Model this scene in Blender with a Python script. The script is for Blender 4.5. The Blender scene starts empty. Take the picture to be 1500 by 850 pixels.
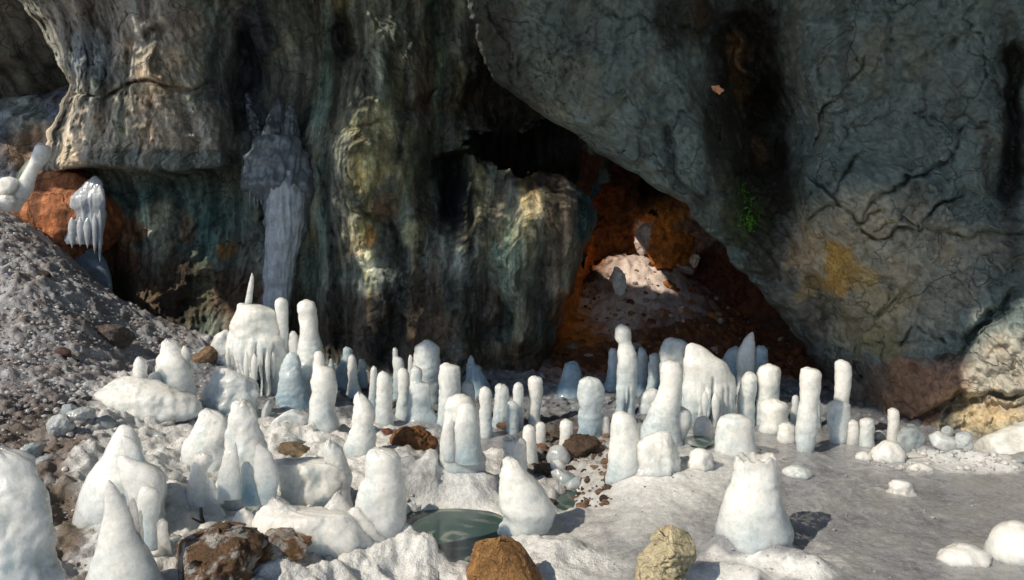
import bpy, math
import numpy as np
from math import radians

# ------------------------------------------------------------------ camera, sky, sun, exposure
scene = bpy.context.scene
F, CX, HY, CZ = 1026.0, 750.0, 350.0, 1.6          # focal length and horizon of the photograph (1500 px wide)
cam_data = bpy.data.cameras.new('camera')
cam = bpy.data.objects.new('camera', cam_data)
scene.collection.objects.link(cam)
cam.location = (0, 0, CZ)
cam.rotation_euler = (radians(90), 0, 0)
cam_data.sensor_width = 36
cam_data.lens = 36 * F / 1500
cam_data.shift_y = (HY - 425) / 1500
cam_data.clip_start, cam_data.clip_end = 0.05, 400
scene.camera = cam

SUN = np.array([-0.61, -0.50, 0.615]); SUN /= np.linalg.norm(SUN)   # towards the sun
world = bpy.data.worlds.new('World'); scene.world = world; world.use_nodes = True
wn = world.node_tree
bg = wn.nodes['Background']
sky = wn.nodes.new('ShaderNodeTexSky'); sky.sky_type = 'NISHITA'; sky.sun_disc = False
sky.sun_elevation = math.asin(SUN[2]); sky.sun_rotation = math.atan2(SUN[0], SUN[1])
sky.altitude = 900; sky.dust_density = 1.0
wn.links.new(sky.outputs[0], bg.inputs[0]); bg.inputs[1].default_value = 0.13
sl = bpy.data.lights.new('sun', 'SUN'); sl.energy = 3.7; sl.angle = radians(0.5); sl.color = (1, 0.90, 0.74)
so = bpy.data.objects.new('sun', sl); scene.collection.objects.link(so)
from mathutils import Vector, Matrix
so.rotation_euler = Vector(SUN).to_track_quat('Z', 'Y').to_euler()
so.location = Vector(SUN) * 40
scene.view_settings.view_transform = 'Standard'; scene.view_settings.look = 'None'
scene.view_settings.gamma = 1; scene.view_settings.use_curve_mapping = False
scene.view_settings.exposure = 0.15
scene.render.engine = 'CYCLES'
scene.cycles.use_denoising = True
scene.cycles.max_bounces = 6; scene.cycles.diffuse_bounces = 4; scene.cycles.glossy_bounces = 2
scene.cycles.transmission_bounces = 4; scene.cycles.caustics_reflective = False; scene.cycles.caustics_refractive = False
scene.cycles.sample_clamp_indirect = 4

# ------------------------------------------------------------------ noise and interpolation
_rng = np.random.RandomState(7)
_G = _rng.normal(size=(256, 3)); _G /= np.linalg.norm(_G, axis=1, keepdims=True)

def perlin(p, seed=0):
    p = np.asarray(p, float).reshape(-1, 3)
    i = np.floor(p).astype(np.int64); f = p - i
    u = f * f * f * (f * (f * 6 - 15) + 10)
    out = np.zeros(len(p))
    for dx in (0, 1):
        wx = u[:, 0] if dx else 1 - u[:, 0]
        for dy in (0, 1):
            wy = u[:, 1] if dy else 1 - u[:, 1]
            for dz in (0, 1):
                wz = u[:, 2] if dz else 1 - u[:, 2]
                h = ((i[:, 0] + dx) * 73856093) ^ ((i[:, 1] + dy) * 19349663) ^ ((i[:, 2] + dz) * 83492791) ^ (seed * 2654435761)
                h = (h ^ (h >> 13)) * 1274126177
                g = _G[((h ^ (h >> 16)) & 255)]
                out += wx * wy * wz * (g[:, 0] * (f[:, 0] - dx) + g[:, 1] * (f[:, 1] - dy) + g[:, 2] * (f[:, 2] - dz))
    return out * 1.5

def fbm(p, octaves=4, seed=0, gain=0.5, ridged=False):
    p = np.asarray(p, float).reshape(-1, 3)
    s = np.zeros(len(p)); a = 1.0; t = 0.0
    for o in range(octaves):
        n = perlin(p * 2.03 ** o + 17.3 * o, seed + o)
        s += a * ((1 - 2 * np.abs(n)) if ridged else n); t += a; a *= gain
    return s / t * (1 if ridged else 1.6)

def worley(p, seed=0):
    """random value of the nearest cell and distance to the cell border"""
    p = np.asarray(p, float); i0 = np.floor(p).astype(np.int64)
    d1 = np.full(len(p), 9.); d2 = np.full(len(p), 9.); val = np.zeros(len(p))
    for dx in (-1, 0, 1):
        for dy in (-1, 0, 1):
            for dz in (-1, 0, 1):
                c = i0 + (dx, dy, dz)
                h = (c[:, 0] * 73856093) ^ (c[:, 1] * 19349663) ^ (c[:, 2] * 83492791) ^ (seed * 7919)
                h = (h ^ (h >> 13)) * 1274126177; h = h ^ (h >> 16)
                q = c + np.stack([(h & 255), (h >> 8) & 255, (h >> 16) & 255], 1) / 255.0
                d = np.linalg.norm(q - p, axis=1)
                m = d < d1
                d2 = np.where(m, d1, np.minimum(d2, d)); val = np.where(m, ((h >> 4) & 1023) / 1023.0, val); d1 = np.where(m, d, d1)
    return val, d2 - d1

def sstep(a, b, x):
    t = np.clip((x - a) / (b - a), 0, 1); return t * t * (3 - 2 * t)

class TPS:
    def __init__(self, pts, vals, lam=0.0, scale=1.0):
        self.s = scale
        self.p = np.array(pts, float) / scale; v = np.array(vals, float)
        n = len(v); K = self.k(self.p) + lam * np.eye(n)
        A = np.zeros((n + 3, n + 3)); A[:n, :n] = K; A[:n, n] = 1; A[:n, n + 1:] = self.p
        A[n, :n] = 1; A[n + 1:, :n] = self.p.T
        self.w = np.linalg.solve(A, np.concatenate([v, [0, 0, 0]]))
    def k(self, q):
        d2 = ((q[:, None, :] - self.p[None]) ** 2).sum(-1)
        return 0.5 * d2 * np.log(d2 + 1e-9)
    def __call__(self, x, y):
        x = np.asarray(x, float); q = np.stack([x.ravel(), np.asarray(y, float).ravel()], 1) / self.s
        n = len(self.p); out = np.empty(len(q))
        for a in range(0, len(q), 40000):
            b = q[a:a + 40000]
            out[a:a + 40000] = self.k(b) @ self.w[:n] + self.w[n] + b @ self.w[n + 1:]
        return out.reshape(x.shape)

def poly_dist(px, py, line):
    """distance to a polyline and the parameter along it"""
    best = np.full(px.shape, 1e9); tt = np.zeros(px.shape); n = len(line) - 1
    for i in range(n):
        ax, ay = line[i][:2]; bx, by = line[i + 1][:2]
        dx, dy = bx - ax, by - ay
        t = np.clip(((px - ax) * dx + (py - ay) * dy) / (dx * dx + dy * dy), 0, 1)
        d = np.hypot(px - ax - t * dx, py - ay - t * dy)
        m = d < best; best = np.where(m, d, best); tt = np.where(m, (i + t) / n, tt)
    return best, tt

def in_poly(px, py, poly):
    c = np.zeros(px.shape, bool); n = len(poly)
    for i in range(n):
        (x1, y1), (x2, y2) = poly[i], poly[(i + 1) % n]
        if y1 == y2: continue
        c ^= ((y1 > py) != (y2 > py)) & (px < (x2 - x1) * (py - y1) / (y2 - y1) + x1)
    return c

def to_world(px, py, Y):
    px, py, Y = np.broadcast_arrays(np.asarray(px, float), np.asarray(py, float), np.asarray(Y, float))
    return np.stack([(px - CX) / F * Y, Y, CZ - (py - HY) / F * Y], -1)

# ------------------------------------------------------------------ mesh building
def make_mesh(name, V, faces, mat, tint=None, rough=None, smooth=True, parent=None):
    V = np.asarray(V, np.float32).reshape(-1, 3)
    me = bpy.data.meshes.new(name)
    if isinstance(faces, np.ndarray):
        nf, k = faces.shape
        me.vertices.add(len(V)); me.vertices.foreach_set('co', V.ravel())
        me.loops.add(nf * k); me.loops.foreach_set('vertex_index', faces.astype(np.int32).ravel())
        me.polygons.add(nf); me.polygons.foreach_set('loop_start', np.arange(0, nf * k, k, dtype=np.int32))
        me.update(calc_edges=True)
    else:
        me.from_pydata(V.tolist(), [], faces)
    if tint is not None:
        tint = np.asarray(tint, np.float32).reshape(-1, 3)
        if len(tint) == 1: tint = np.repeat(tint, len(V), 0)
        a = me.attributes.new('tint', 'FLOAT_COLOR', 'POINT')
        a.data.foreach_set('color', np.concatenate([tint, np.ones((len(V), 1), np.float32)], 1).ravel())
    if rough is not None:
        a = me.attributes.new('rough', 'FLOAT', 'POINT'); a.data.foreach_set('value', np.asarray(rough, np.float32).ravel())
    me.validate()
    if smooth: me.polygons.foreach_set('use_smooth', np.ones(len(me.polygons), bool))
    me.materials.append(mat)
    o = bpy.data.objects.new(name, me); scene.collection.objects.link(o)
    if parent is not None: o.parent = parent
    return o

def grid_faces(R, C, wrap=False):
    i = np.arange(R - 1)[:, None]; j = np.arange(C if wrap else C - 1)[None]
    j2 = (j + 1) % C
    return np.stack([i * C + j, i * C + j2, (i + 1) * C + j2, (i + 1) * C + j], -1).reshape(-1, 4)

def tag(o, label=None, cat=None, group=None, kind=None):
    if label: o['label'] = label
    if cat: o['category'] = cat
    if group: o['group'] = group
    if kind: o['kind'] = kind
    return o

# ------------------------------------------------------------------ materials
class NT:
    def __init__(self, name):
        self.m = bpy.data.materials.new(name); self.m.use_nodes = True
        self.t = self.m.node_tree; self.b = self.t.nodes['Principled BSDF']
        self.co = self.n('ShaderNodeTexCoord').outputs['Object']
    def n(self, typ, **kw):
        x = self.t.nodes.new(typ)
        for k, v in kw.items(): setattr(x, k, v)
        return x
    def l(self, a, b): self.t.links.new(a, b)
    def put(self, sock, v):
        if hasattr(v, 'is_linked') or hasattr(v, 'links'): self.l(v, sock)
        else: sock.default_value = v
    def math(self, op, a, b=0.0, c=0.0, clamp=False):
        x = self.n('ShaderNodeMath', operation=op, use_clamp=clamp)
        for i, v in enumerate((a, b, c)): self.put(x.inputs[i], v)
        return x.outputs[0]
    def scale(self, v):
        x = self.n('ShaderNodeMapping'); self.l(self.co, x.inputs[0]); x.inputs['Scale'].default_value = v
        return x.outputs[0]
    def noise(self, s, detail=4, rough=0.55, vec=None, dist=0.0):
        x = self.n('ShaderNodeTexNoise'); x.inputs['Scale'].default_value = s
        x.inputs['Detail'].default_value = detail; x.inputs['Roughness'].default_value = rough
        x.inputs['Distortion'].default_value = dist
        self.l(vec or self.co, x.inputs['Vector']); return x.outputs[0]
    def ramp(self, v, a, b, lo=0.0, hi=1.0):
        x = self.n('ShaderNodeMapRange', interpolation_type='SMOOTHSTEP'); self.l(v, x.inputs[0])
        x.inputs[1].default_value, x.inputs[2].default_value = a, b
        x.inputs[3].default_value, x.inputs[4].default_value = lo, hi
        return x.outputs[0]
    def mix(self, f, a, b, mode='MIX'):
        x = self.n('ShaderNodeMix', data_type='RGBA', blend_type=mode)
        self.put(x.inputs[0], f); self.put(x.inputs[6], a); self.put(x.inputs[7], b)
        return x.outputs[2]
    def attr(self, name='tint', out='Color'):
        return self.n('ShaderNodeAttribute', attribute_name=name).outputs[out]
    def bump(self, h, strength, dist, prev=None):
        x = self.n('ShaderNodeBump'); x.inputs['Strength'].default_value = strength; x.inputs['Distance'].default_value = dist
        self.l(h, x.inputs['Height'])
        if prev is not None: self.l(prev, x.inputs['Normal'])
        return x.outputs[0]
    def grey(self, v):
        x = self.n('ShaderNodeCombineColor')
        for i in range(3): self.l(v, x.inputs[i])
        return x.outputs[0]

def rock_material(name, crack=2.2, crack_dark=0.35, bump=0.6, streak=True, fine=14.0, contrast=1.0):
    t = NT(name)
    warp = t.noise(1.6, 3)
    wv = t.n('ShaderNodeVectorMath', operation='MULTIPLY_ADD')
    w3 = t.n('ShaderNodeTexNoise'); w3.inputs['Scale'].default_value = 2.5; w3.inputs['Detail'].default_value = 4
    t.l(t.co, w3.inputs['Vector']); t.l(w3.outputs['Color'], wv.inputs[0]); wv.inputs[1].default_value = (0.45,) * 3
    t.l(t.co, wv.inputs[2])
    vo = t.n('ShaderNodeTexVoronoi', feature='DISTANCE_TO_EDGE'); vo.inputs['Scale'].default_value = crack
    t.l(wv.outputs[0], vo.inputs['Vector'])
    vo2 = t.n('ShaderNodeTexVoronoi', feature='DISTANCE_TO_EDGE'); vo2.inputs['Scale'].default_value = crack * 3.1
    t.l(wv.outputs[0], vo2.inputs['Vector'])
    region = t.ramp(t.noise(1.1, 2), 0.42, 0.62)
    c1 = t.ramp(vo.outputs['Distance'], 0.0, 0.016)
    c2 = t.ramp(vo2.outputs['Distance'], 0.0, 0.03)
    c2 = t.math('MAXIMUM', c2, region)
    c1 = t.math('MAXIMUM', c1, t.ramp(t.noise(1.7, 2), 0.50, 0.66))
    cr = t.math('MULTIPLY', c1, t.math('MULTIPLY_ADD', c2, 0.5, 0.5))
    n1 = t.noise(3.0, 8, 0.65); n2 = t.noise(fine, 6, 0.7); n3 = t.noise(fine * 4, 4, 0.7)
    v = t.math('MULTIPLY_ADD', n1, 1.3 * contrast, 1 - 0.65 * contrast)
    v = t.math('MULTIPLY', v, t.math('MULTIPLY_ADD', n2, 1.6 * contrast, 1 - 0.8 * contrast))
    if streak:
        st = t.noise(1.0, 6, 0.65, t.scale((7, 1.1, 0.9)))
        v = t.math('MULTIPLY', v, t.math('MULTIPLY_ADD', t.ramp(st, 0.36, 0.64), 1.15, 0.42))
    v = t.math('MULTIPLY', v, t.math('MULTIPLY_ADD', cr, 1 - crack_dark, crack_dark))
    col = t.mix(1.0, t.attr(), t.grey(v), 'MULTIPLY')
    hue = t.mix(t.ramp(t.noise(2.3, 5), 0.5, 0.7, 0, 0.35), col, t.mix(1.0, col, (1.35, 0.9, 0.55, 1), 'MULTIPLY'))
    t.l(hue, t.b.inputs['Base Color'])
    t.b.inputs['Roughness'].default_value = 0.72
    t.b.inputs['Specular IOR Level'].default_value = 0.35
    h = t.math('MULTIPLY_ADD', n1, 0.6, t.math('MULTIPLY', n2, 0.35))
    h = t.math('MULTIPLY_ADD', n3, 0.08, h)
    h = t.math('MULTIPLY_ADD', cr, 0.25, h)
    t.l(t.bump(h, bump, 0.09), t.b.inputs['Normal'])
    return t.m

def ice_material(name, sss=0.9, rough=0.30, bump=0.32, clear=0.0, grain=75.0):
    t = NT(name)
    n1 = t.noise(9, 5, 0.6); n2 = t.noise(grain, 4, 0.7); n3 = t.noise(22, 3, 0.6, t.scale((1, 1, 0.35)))
    n4 = t.noise(30, 5, 0.7)
    v = t.math('MULTIPLY_ADD', n1, 0.16, 0.91)
    v = t.math('MULTIPLY', v, t.math('MULTIPLY_ADD', t.ramp(n4, .30, .62), 0.16, 0.85))
    v = t.math('MULTIPLY', v, t.math('MULTIPLY_ADD', n2, 0.36, 0.83))
    col = t.mix(1.0, t.attr(), t.grey(v), 'MULTIPLY')
    glass = t.ramp(t.noise(5.5, 5, 0.65, t.scale((1, 1, 0.5))), .50, .68)
    col = t.mix(t.math('MULTIPLY', glass, 0.75), col, t.mix(1.0, col, (.70, .79, .83, 1), 'MULTIPLY'))
    t.l(col, t.b.inputs['Base Color'])
    t.l(t.math('MULTIPLY_ADD', n1, 0.35, rough - 0.17), t.b.inputs['Roughness'])
    t.b.inputs['IOR'].default_value = 1.31
    t.b.inputs['Subsurface Weight'].default_value = sss
    t.b.inputs['Subsurface Radius'].default_value = (0.85, 0.93, 1.0)
    t.b.inputs['Subsurface Scale'].default_value = 0.15
    t.b.inputs['Coat Weight'].default_value = 0.8; t.b.inputs['Coat Roughness'].default_value = 0.10; t.b.inputs['Coat IOR'].default_value = 1.31
    t.b.inputs['Transmission Weight'].default_value = clear
    h = t.math('MULTIPLY_ADD', n2, 0.55, t.math('MULTIPLY', n1, 0.5)); h = t.math('MULTIPLY_ADD', n3, 0.5, h)
    t.l(t.bump(h, bump, 0.03), t.b.inputs['Normal'])
    return t.m

def ground_material(name, bump=0.7, dist=0.05, sss=0.12):
    t = NT(name)
    n1 = t.noise(7, 7, 0.65); n2 = t.noise(38, 5, 0.7); n3 = t.noise(130, 3, 0.7)
    v = t.math('MULTIPLY_ADD', n1, 0.7, 0.65)
    v = t.math('MULTIPLY', v, t.math('MULTIPLY_ADD', n2, 0.8, 0.6))
    v = t.math('MULTIPLY', v, t.math('MULTIPLY_ADD', n3, 0.7, 0.65))
    t.l(t.mix(1.0, t.attr(), t.grey(v), 'MULTIPLY'), t.b.inputs['Base Color'])
    r = t.math('MULTIPLY', t.attr('rough', 'Fac'), t.math('MULTIPLY_ADD', n2, 0.7, 0.65), clamp=True)
    t.l(r, t.b.inputs['Roughness'])
    t.b.inputs['IOR'].default_value = 1.31
    t.b.inputs['Subsurface Weight'].default_value = sss
    t.b.inputs['Subsurface Radius'].default_value = (0.55, 0.85, 1.0); t.b.inputs['Subsurface Scale'].default_value = 0.03
    h = t.math('MULTIPLY_ADD', n2, 0.5, n1); h = t.math('MULTIPLY_ADD', n3, 0.22, h)
    t.l(t.bump(h, bump, dist), t.b.inputs['Normal'])
    return t.m

M_WALL = rock_material('cave rock', 1.7, 0.7, 0.9, True, 15, 1.15)
M_CLIFF = rock_material('cracked limestone', 1.25, 0.6, 0.8, False, 13, 0.95)
M_ALCOVE = rock_material('rusty rock', 3.0, 0.6, 0.9, False, 12, 1.3)
M_STONE = rock_material('stone', 9.0, 0.8, 0.9, False, 26, 1.35)
M_ICE = ice_material('white ice')
M_CLEAR = ice_material('clear ice', 0.15, 0.22, 0.2, 0.35, 30)
M_CURTAIN = ice_material('frozen water', 0.6, 0.2, 0.25, 0.2, 30)
M_GROUND = ground_material('slushy ground')
M_FLOOR = ground_material('grey floor ice', 0.6, 0.03, 0.15)
for k_, v_ in (('Coat Weight', .7), ('Coat Roughness', .14), ('Coat IOR', 1.31)): M_FLOOR.node_tree.nodes['Principled BSDF'].inputs[k_].default_value = v_

# ------------------------------------------------------------------ the ground
gp = []                                             # (x, y, z)
def gz0(px, py, z=0.0):
    Y = (CZ - z) * F / (py - HY); gp.append(((px - CX) / F * Y, Y, z))
def gY(px, py, Y):
    gp.append(((px - CX) / F * Y, Y, CZ - (py - HY) / F * Y))
for p in [(1100, 800), (1300, 800), (1500, 800), (1250, 700), (1480, 720), (1300, 645), (1200, 620), (1100, 610), (1400, 655),
          (1000, 845), (700, 850), (850, 845)]: gz0(*p)
gz0(820, 690, -0.10); gz0(830, 740, -0.12); gz0(800, 640, -0.03); gz0(690, 620, 0.0); gz0(560, 620, 0.0); gz0(680, 700, 0.04)
gz0(600, 590, 0.03); gz0(760, 600, 0.0); gz0(900, 600, 0.03)
gz0(1000, 665, 0.13); gz0(930, 690, 0.09); gz0(880, 745, -0.06); gz0(1060, 660, 0.06); gz0(950, 760, 0.02); gz0(1040, 725, 0.03)
gz0(450, 800, 0.14); gz0(250, 845, 0.2); gz0(500, 700, 0.1); gz0(400, 720, 0.12); gz0(330, 700, 0.16); gz0(300, 640, 0.19); gz0(450, 640, 0.12)
gz0(560, 830, 0.06)
gY(150, 625, 4.8); gY(250, 570, 6.1); gY(350, 580, 6.2); gY(60, 560, 5.0); gY(100, 480, 6.0); gY(20, 400, 6.3); gY(200, 530, 6.4)
gY(0, 310, 8.0); gY(60, 342, 8.0); gY(130, 402, 8.0); gY(200, 457, 7.9); gY(260, 480, 7.8); gY(320, 497, 7.7); gY(400, 522, 7.6)
gY(500, 547, 7.5); gY(600, 556, 7.5); gY(700, 562, 7.4); gY(850, 555, 7.5); gY(-160, 210, 8.0); gY(-200, 480, 5.5)
gY(1000, 560, 7.7); gY(1180, 565, 7.3); gY(1300, 590, 6.7); gY(1560, 660, 5.3)
for a in [(0, 340, 8.8), (130, 425, 8.8), (260, 500, 8.6), (400, 535, 8.6)]: gY(*a)
gY(20, 700, 3.6); gY(130, 750, 3.4); gY(100, 660, 4.2); gY(80, 840, 2.7)
gY(830, 490, 8.8); gY(940, 385, 10.1); gY(1000, 440, 9.6); gY(1100, 490, 9.3); gY(900, 440, 9.5); gY(950, 505, 8.7)
gp += [(7, 4, 0.3), (7, 8, 0.5), (0, 0.5, 0.0), (-5, 0.5, 0.7), (5, 0.5, 0.0), (3, 11.5, 0.9), (-3, 11.5, 0.2), (-8, 11, 2.4), (6, 11, 0.8)]
gp = np.array(gp)
_tps = TPS(gp[:, :2], gp[:, 2], lam=0.02)

def zplane(px, py, z=0.0):
    Y = (CZ - z) * F / (py - HY); return ((px - CX) / F * Y, Y)

POOL = [zplane(a, b, -0.05) for a, b in [(566, 806), (585, 765), (588, 752), (620, 744), (680, 745), (740, 748), (745, 786), (722, 796), (690, 826), (648, 832), (605, 823)]]
POOL2 = [zplane(a, b, 0.10) for a, b in [(1005, 640), (1040, 640), (1046, 650), (1030, 656), (1008, 650)]]
POOL3 = [zplane(a, b, -0.12) for a, b in [(805, 730), (830, 715), (850, 720), (845, 748), (812, 752)]]
def chaikin(p, n=3):
    p = np.array(p)
    for _ in range(n):
        b = np.roll(p, -1, 0); p = np.stack([.75 * p + .25 * b, .25 * p + .75 * b], 1).reshape(-1, 2)
    return [tuple(x) for x in p + .012 * np.c_[np.sin(np.arange(len(p)) * 1.3), np.cos(np.arange(len(p)) * .9)]]
POOL, POOL2, POOL3 = chaikin(POOL, 2), chaikin(POOL2, 2), chaikin(POOL3, 2)
RIDGES = [([zplane(a, b) for a, b in [(1030, 812), (1090, 806), (1150, 822), (1230, 850)]], 0.10, 0.085),
          ([zplane(a, b) for a, b in [(1000, 848), (1060, 846), (1130, 862)]], 0.10, 0.07),
          ([zplane(a, b) for a, b in [(1330, 662), (1400, 668), (1500, 684)]], 0.13, 0.06),
          ([zplane(a, b) for a, b in [(620, 700), (680, 705), (735, 715)]], 0.17, 0.09),
          ([zplane(a, b) for a, b in [(560, 822), (620, 843), (700, 850)]], 0.12, 0.06),
          ([zplane(a, b, .2) for a, b in [(215, 690), (235, 740), (262, 765)]], 0.16, 0.08),
          ([zplane(a, b, .2) for a, b in [(130, 640), (120, 690), (130, 740)]], 0.16, 0.07)]

def height(x, y):
    x = np.asarray(x, float); y = np.asarray(y, float)
    h = _tps(x, y)
    for line, w, a in RIDGES:
        d, t = poly_dist(x, y, line); h = h + a * np.exp(-(d / w) ** 2) * np.minimum(1, np.minimum(t, 1 - t) * 6 + 0.25)
    for poly, dep, w in ((POOL, 0.2, 0.10), (POOL2, 0.12, 0.05), (POOL3, 0.1, 0.06)):
        d, _ = poly_dist(x, y, poly + poly[:1])
        inside = in_poly(x, y, poly)
        sd = np.where(inside, d, -d)
        zw = {0: -0.05, 1: 0.10, 2: -0.12}[[POOL, POOL2, POOL3].index(poly)]
        k = sstep(-w, w * 0.3, sd)
        h = h * (1 - k) + k * np.minimum(h, zw + 0.004 - dep * sstep(0, w * 1.2, sd) )
    return h

_cY = np.concatenate([np.arange(1.6, 12, 0.025)])
def ground_at(px, py):
    """first point where the ray of a pixel meets the ground"""
    P = to_world(px, py, _cY); g = height(P[:, 0], P[:, 1])
    k = np.argmax(P[:, 2] <= g)
    if P[k, 2] > g[k]: return P[-1]
    return P[k]

def color_splats(px, py, P, base, splats, warp=1.0, freq=2.0, seed=5):
    wx = px + 40 * warp * fbm(P * freq, 4, seed); wy = py + 40 * warp * fbm(P * freq, 4, seed + 11)
    ed = fbm(P * freq * 5, 4, seed + 23)
    c = np.broadcast_to(np.asarray(base, float), (len(px), 3)).copy()
    for cx, cy, rx, ry, col, s in splats:
        d = np.hypot((wx - cx) / rx, (wy - cy) / ry) + 0.22 * ed
        w = (s * sstep(1.25, 0.55, d))[:, None]
        c = c * (1 - w) + np.array(col) * w
    return c

SNOW = (.76, .76, .74); DIRT = (.15, .115, .09)
R_, C_ = 560, 700
yy = np.geomspace(1.3, 12.2, R_)[:, None]; uu = np.linspace(-1, 1, C_)[None]
gx = uu * (yy * 0.80 + 1.2); gy = np.broadcast_to(yy, gx.shape)
gz = height(gx, gy)
P = np.stack([gx, gy, gz], -1).reshape(-1, 3)
px = CX + F * P[:, 0] / P[:, 1]; py = HY - F * (P[:, 2] - CZ) / P[:, 1]
xx, y_ = P[:, 0], P[:, 1]
# zones (0..1)
nz = fbm(P * 1.5, 4, 3) * 0.25
edge_px = np.interp(py, [300, 500, 545, 575, 600, 650, 700, 760, 860], [340, 345, 190, 135, 150, 118, 104, 122, 126])
slope = sstep(14, -14, px - edge_px + 130 * nz + 26 * fbm(P * 8, 4, 8)) * (y_ < 9)
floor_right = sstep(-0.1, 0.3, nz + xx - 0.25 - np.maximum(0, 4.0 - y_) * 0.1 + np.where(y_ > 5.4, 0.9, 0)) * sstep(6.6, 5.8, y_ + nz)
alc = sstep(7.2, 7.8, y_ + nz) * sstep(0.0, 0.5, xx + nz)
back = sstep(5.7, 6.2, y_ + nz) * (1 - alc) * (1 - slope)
gul = sstep(1, 0.4, np.hypot((px - 815) / 100, (py - 665) / 75) + 0.3 * nz)
big = fbm(P * 3.2, 5, 41); mid = fbm(P * 9, 4, 42); fin = fbm(P * 26, 3, 43)
lump = np.maximum(0, fbm(P * 7.5, 3, 44)) ; rid = fbm(P * 5, 4, 45, ridged=True)
dz = (0.016 * mid + 0.035 * big) * (1 - floor_right) + floor_right * (0.012 * big + 0.010 * mid + 0.004 * fin)
dz += slope * (0.02 * lump + 0.025 * mid + 0.02 * fin)
dz += alc * (0.05 * lump + 0.04 * mid + 0.018 * fin) + back * (0.03 * lump + 0.02 * fin) + gul * (0.04 * lump + 0.02 * fin)
moundy = (1 - slope) * (1 - floor_right) * (1 - alc) * (1 - back)
dz += moundy * (0.06 * np.maximum(0, big) + 0.055 * np.maximum(0, rid - .1) * (px < 640))
pool_d = np.minimum(poly_dist(xx, y_, POOL + POOL[:1])[0], poly_dist(xx, y_, POOL2 + POOL2[:1])[0] * 2)
dz *= sstep(0.0, 0.15, pool_d) * 0.85 + 0.15
P[:, 2] += dz
# colours
c = np.tile(np.array(SNOW), (len(P), 1))
def blend(c, w, col):
    w = np.clip(w, 0, 1)[:, None]; return c * (1 - w) + np.asarray(col) * w
c = blend(c, floor_right, (.31, .31, .33))
fl = floor_right * sstep(-0.1, 0.6, big + 0.5 * mid)
c = blend(c, fl * 0.6, (.38, .38, .37)); c = blend(c, floor_right * sstep(0.2, 0.7, -big + 0.3 * fin) * 0.6, (.15, .145, .165))
c = blend(c, floor_right * sstep(0.45, 0.8, fbm(P * 2.2, 5, 77)) * 0.4, (.2, .15, .12))
dirtn = sstep(-0.25, 0.3, fbm(P * np.array([3, 3, 3]), 5, 51) + 0.45 * mid + 0.35 * fin)
sl = c * 0 + np.array([.47, .47, .49])
sl = blend(sl, dirtn * 0.7, (.235, .19, .18)); sl = blend(sl, sstep(0.28, 0.5, lump + 0.15 * fin) * 0.8, (.66, .66, .67))
c = c * (1 - slope[:, None]) + sl * slope[:, None]
c = blend(c, slope * sstep(560, 640, py + 40 * nz) * dirtn * 0.8, (.19, .15, .125))
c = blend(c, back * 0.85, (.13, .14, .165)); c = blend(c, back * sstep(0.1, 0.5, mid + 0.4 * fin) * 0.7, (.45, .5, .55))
c = blend(c, gul * 0.95, (.085, .065, .05)); c = blend(c, gul * sstep(0.3, 0.6, mid) * 0.5, (.3, .2, .14))
al = np.tile(np.array([.15, .065, .035]), (len(P), 1)); al = blend(al, sstep(0.0, 0.5, mid + fin * .5) * 0.7, (.36, .13, .04))
c = c * (1 - alc[:, None]) + al * alc[:, None]
c = color_splats(px, py, P, c, [] , 1) if False else c
def sp(cx, cy, rx, ry, col, s):
    global c
    d = np.hypot((px + 25 * big - cx) / rx, (py + 18 * mid - cy) / ry) + 0.2 * fin
    c = blend(c, s * sstep(1.25, 0.5, d), col)
far = np.where(y_ > 7.3, 1.0, 0.0)
sp(850, 470, 60, 45, (.75, .22, .03), .95)  # alcove orange, brightened in the colour to stand in for glow
sp(950, 405, 65, 45, (.80, .68, .62), .95); sp(905, 455, 55, 40, (.75, .58, .50), .8); sp(1000, 440, 50, 30, (.45, .36, .36), .8)
sp(900, 720, 160, 80, (.66, .66, .65), .75); sp(1000, 690, 110, 60, (.72, .72, .70), .85)
sp(1120, 830, 120, 30, SNOW, 1); sp(1040, 850, 80, 20, SNOW, 1); sp(1420, 672, 130, 22, (.75, .75, .75), .9)
sp(560, 850, 190, 60, SNOW, 1); sp(690, 710, 70, 35, (.66, .68, .69), .8); sp(600, 700, 40, 40, (.35, .36, .38), .8)
sp(95, 760, 35, 70, (.17, .13, .09), .9); sp(60, 640, 60, 60, (.2, .16, .13), .7)
rough = 0.62 - 0.36 * floor_right * (1 - fl * .6) + 0.0 * slope + 0.1 * alc
faces = grid_faces(R_, C_)
fz = (slope.reshape(R_, C_)[:-1, :-1] > 0.5).ravel(); ff = (floor_right.reshape(R_, C_)[:-1, :-1] > 0.5).ravel() & ~fz
def submesh(mask, name, mat):
    f = faces[mask]; used, inv = np.unique(f, return_inverse=True)
    return tag(make_mesh(name, P[used], inv.reshape(f.shape)[:, ::-1][:, ::-1], mat, c[used], rough[used]), kind='structure')
submesh(fz, 'debris_slope', M_GROUND)
submesh(ff, 'ice_floor', M_FLOOR)
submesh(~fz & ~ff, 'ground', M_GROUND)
# snow outside the cave, behind the camera
q = 90.0
V = [(-q, -q, -.7), (q, -q, -.7), (q, q, -.7), (-q, q, -.7)]
tag(make_mesh('snow_field', V, [(0, 1, 2, 3)], M_GROUND, [(.30, .29, .27)], [.7] * 4), kind='structure')

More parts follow.
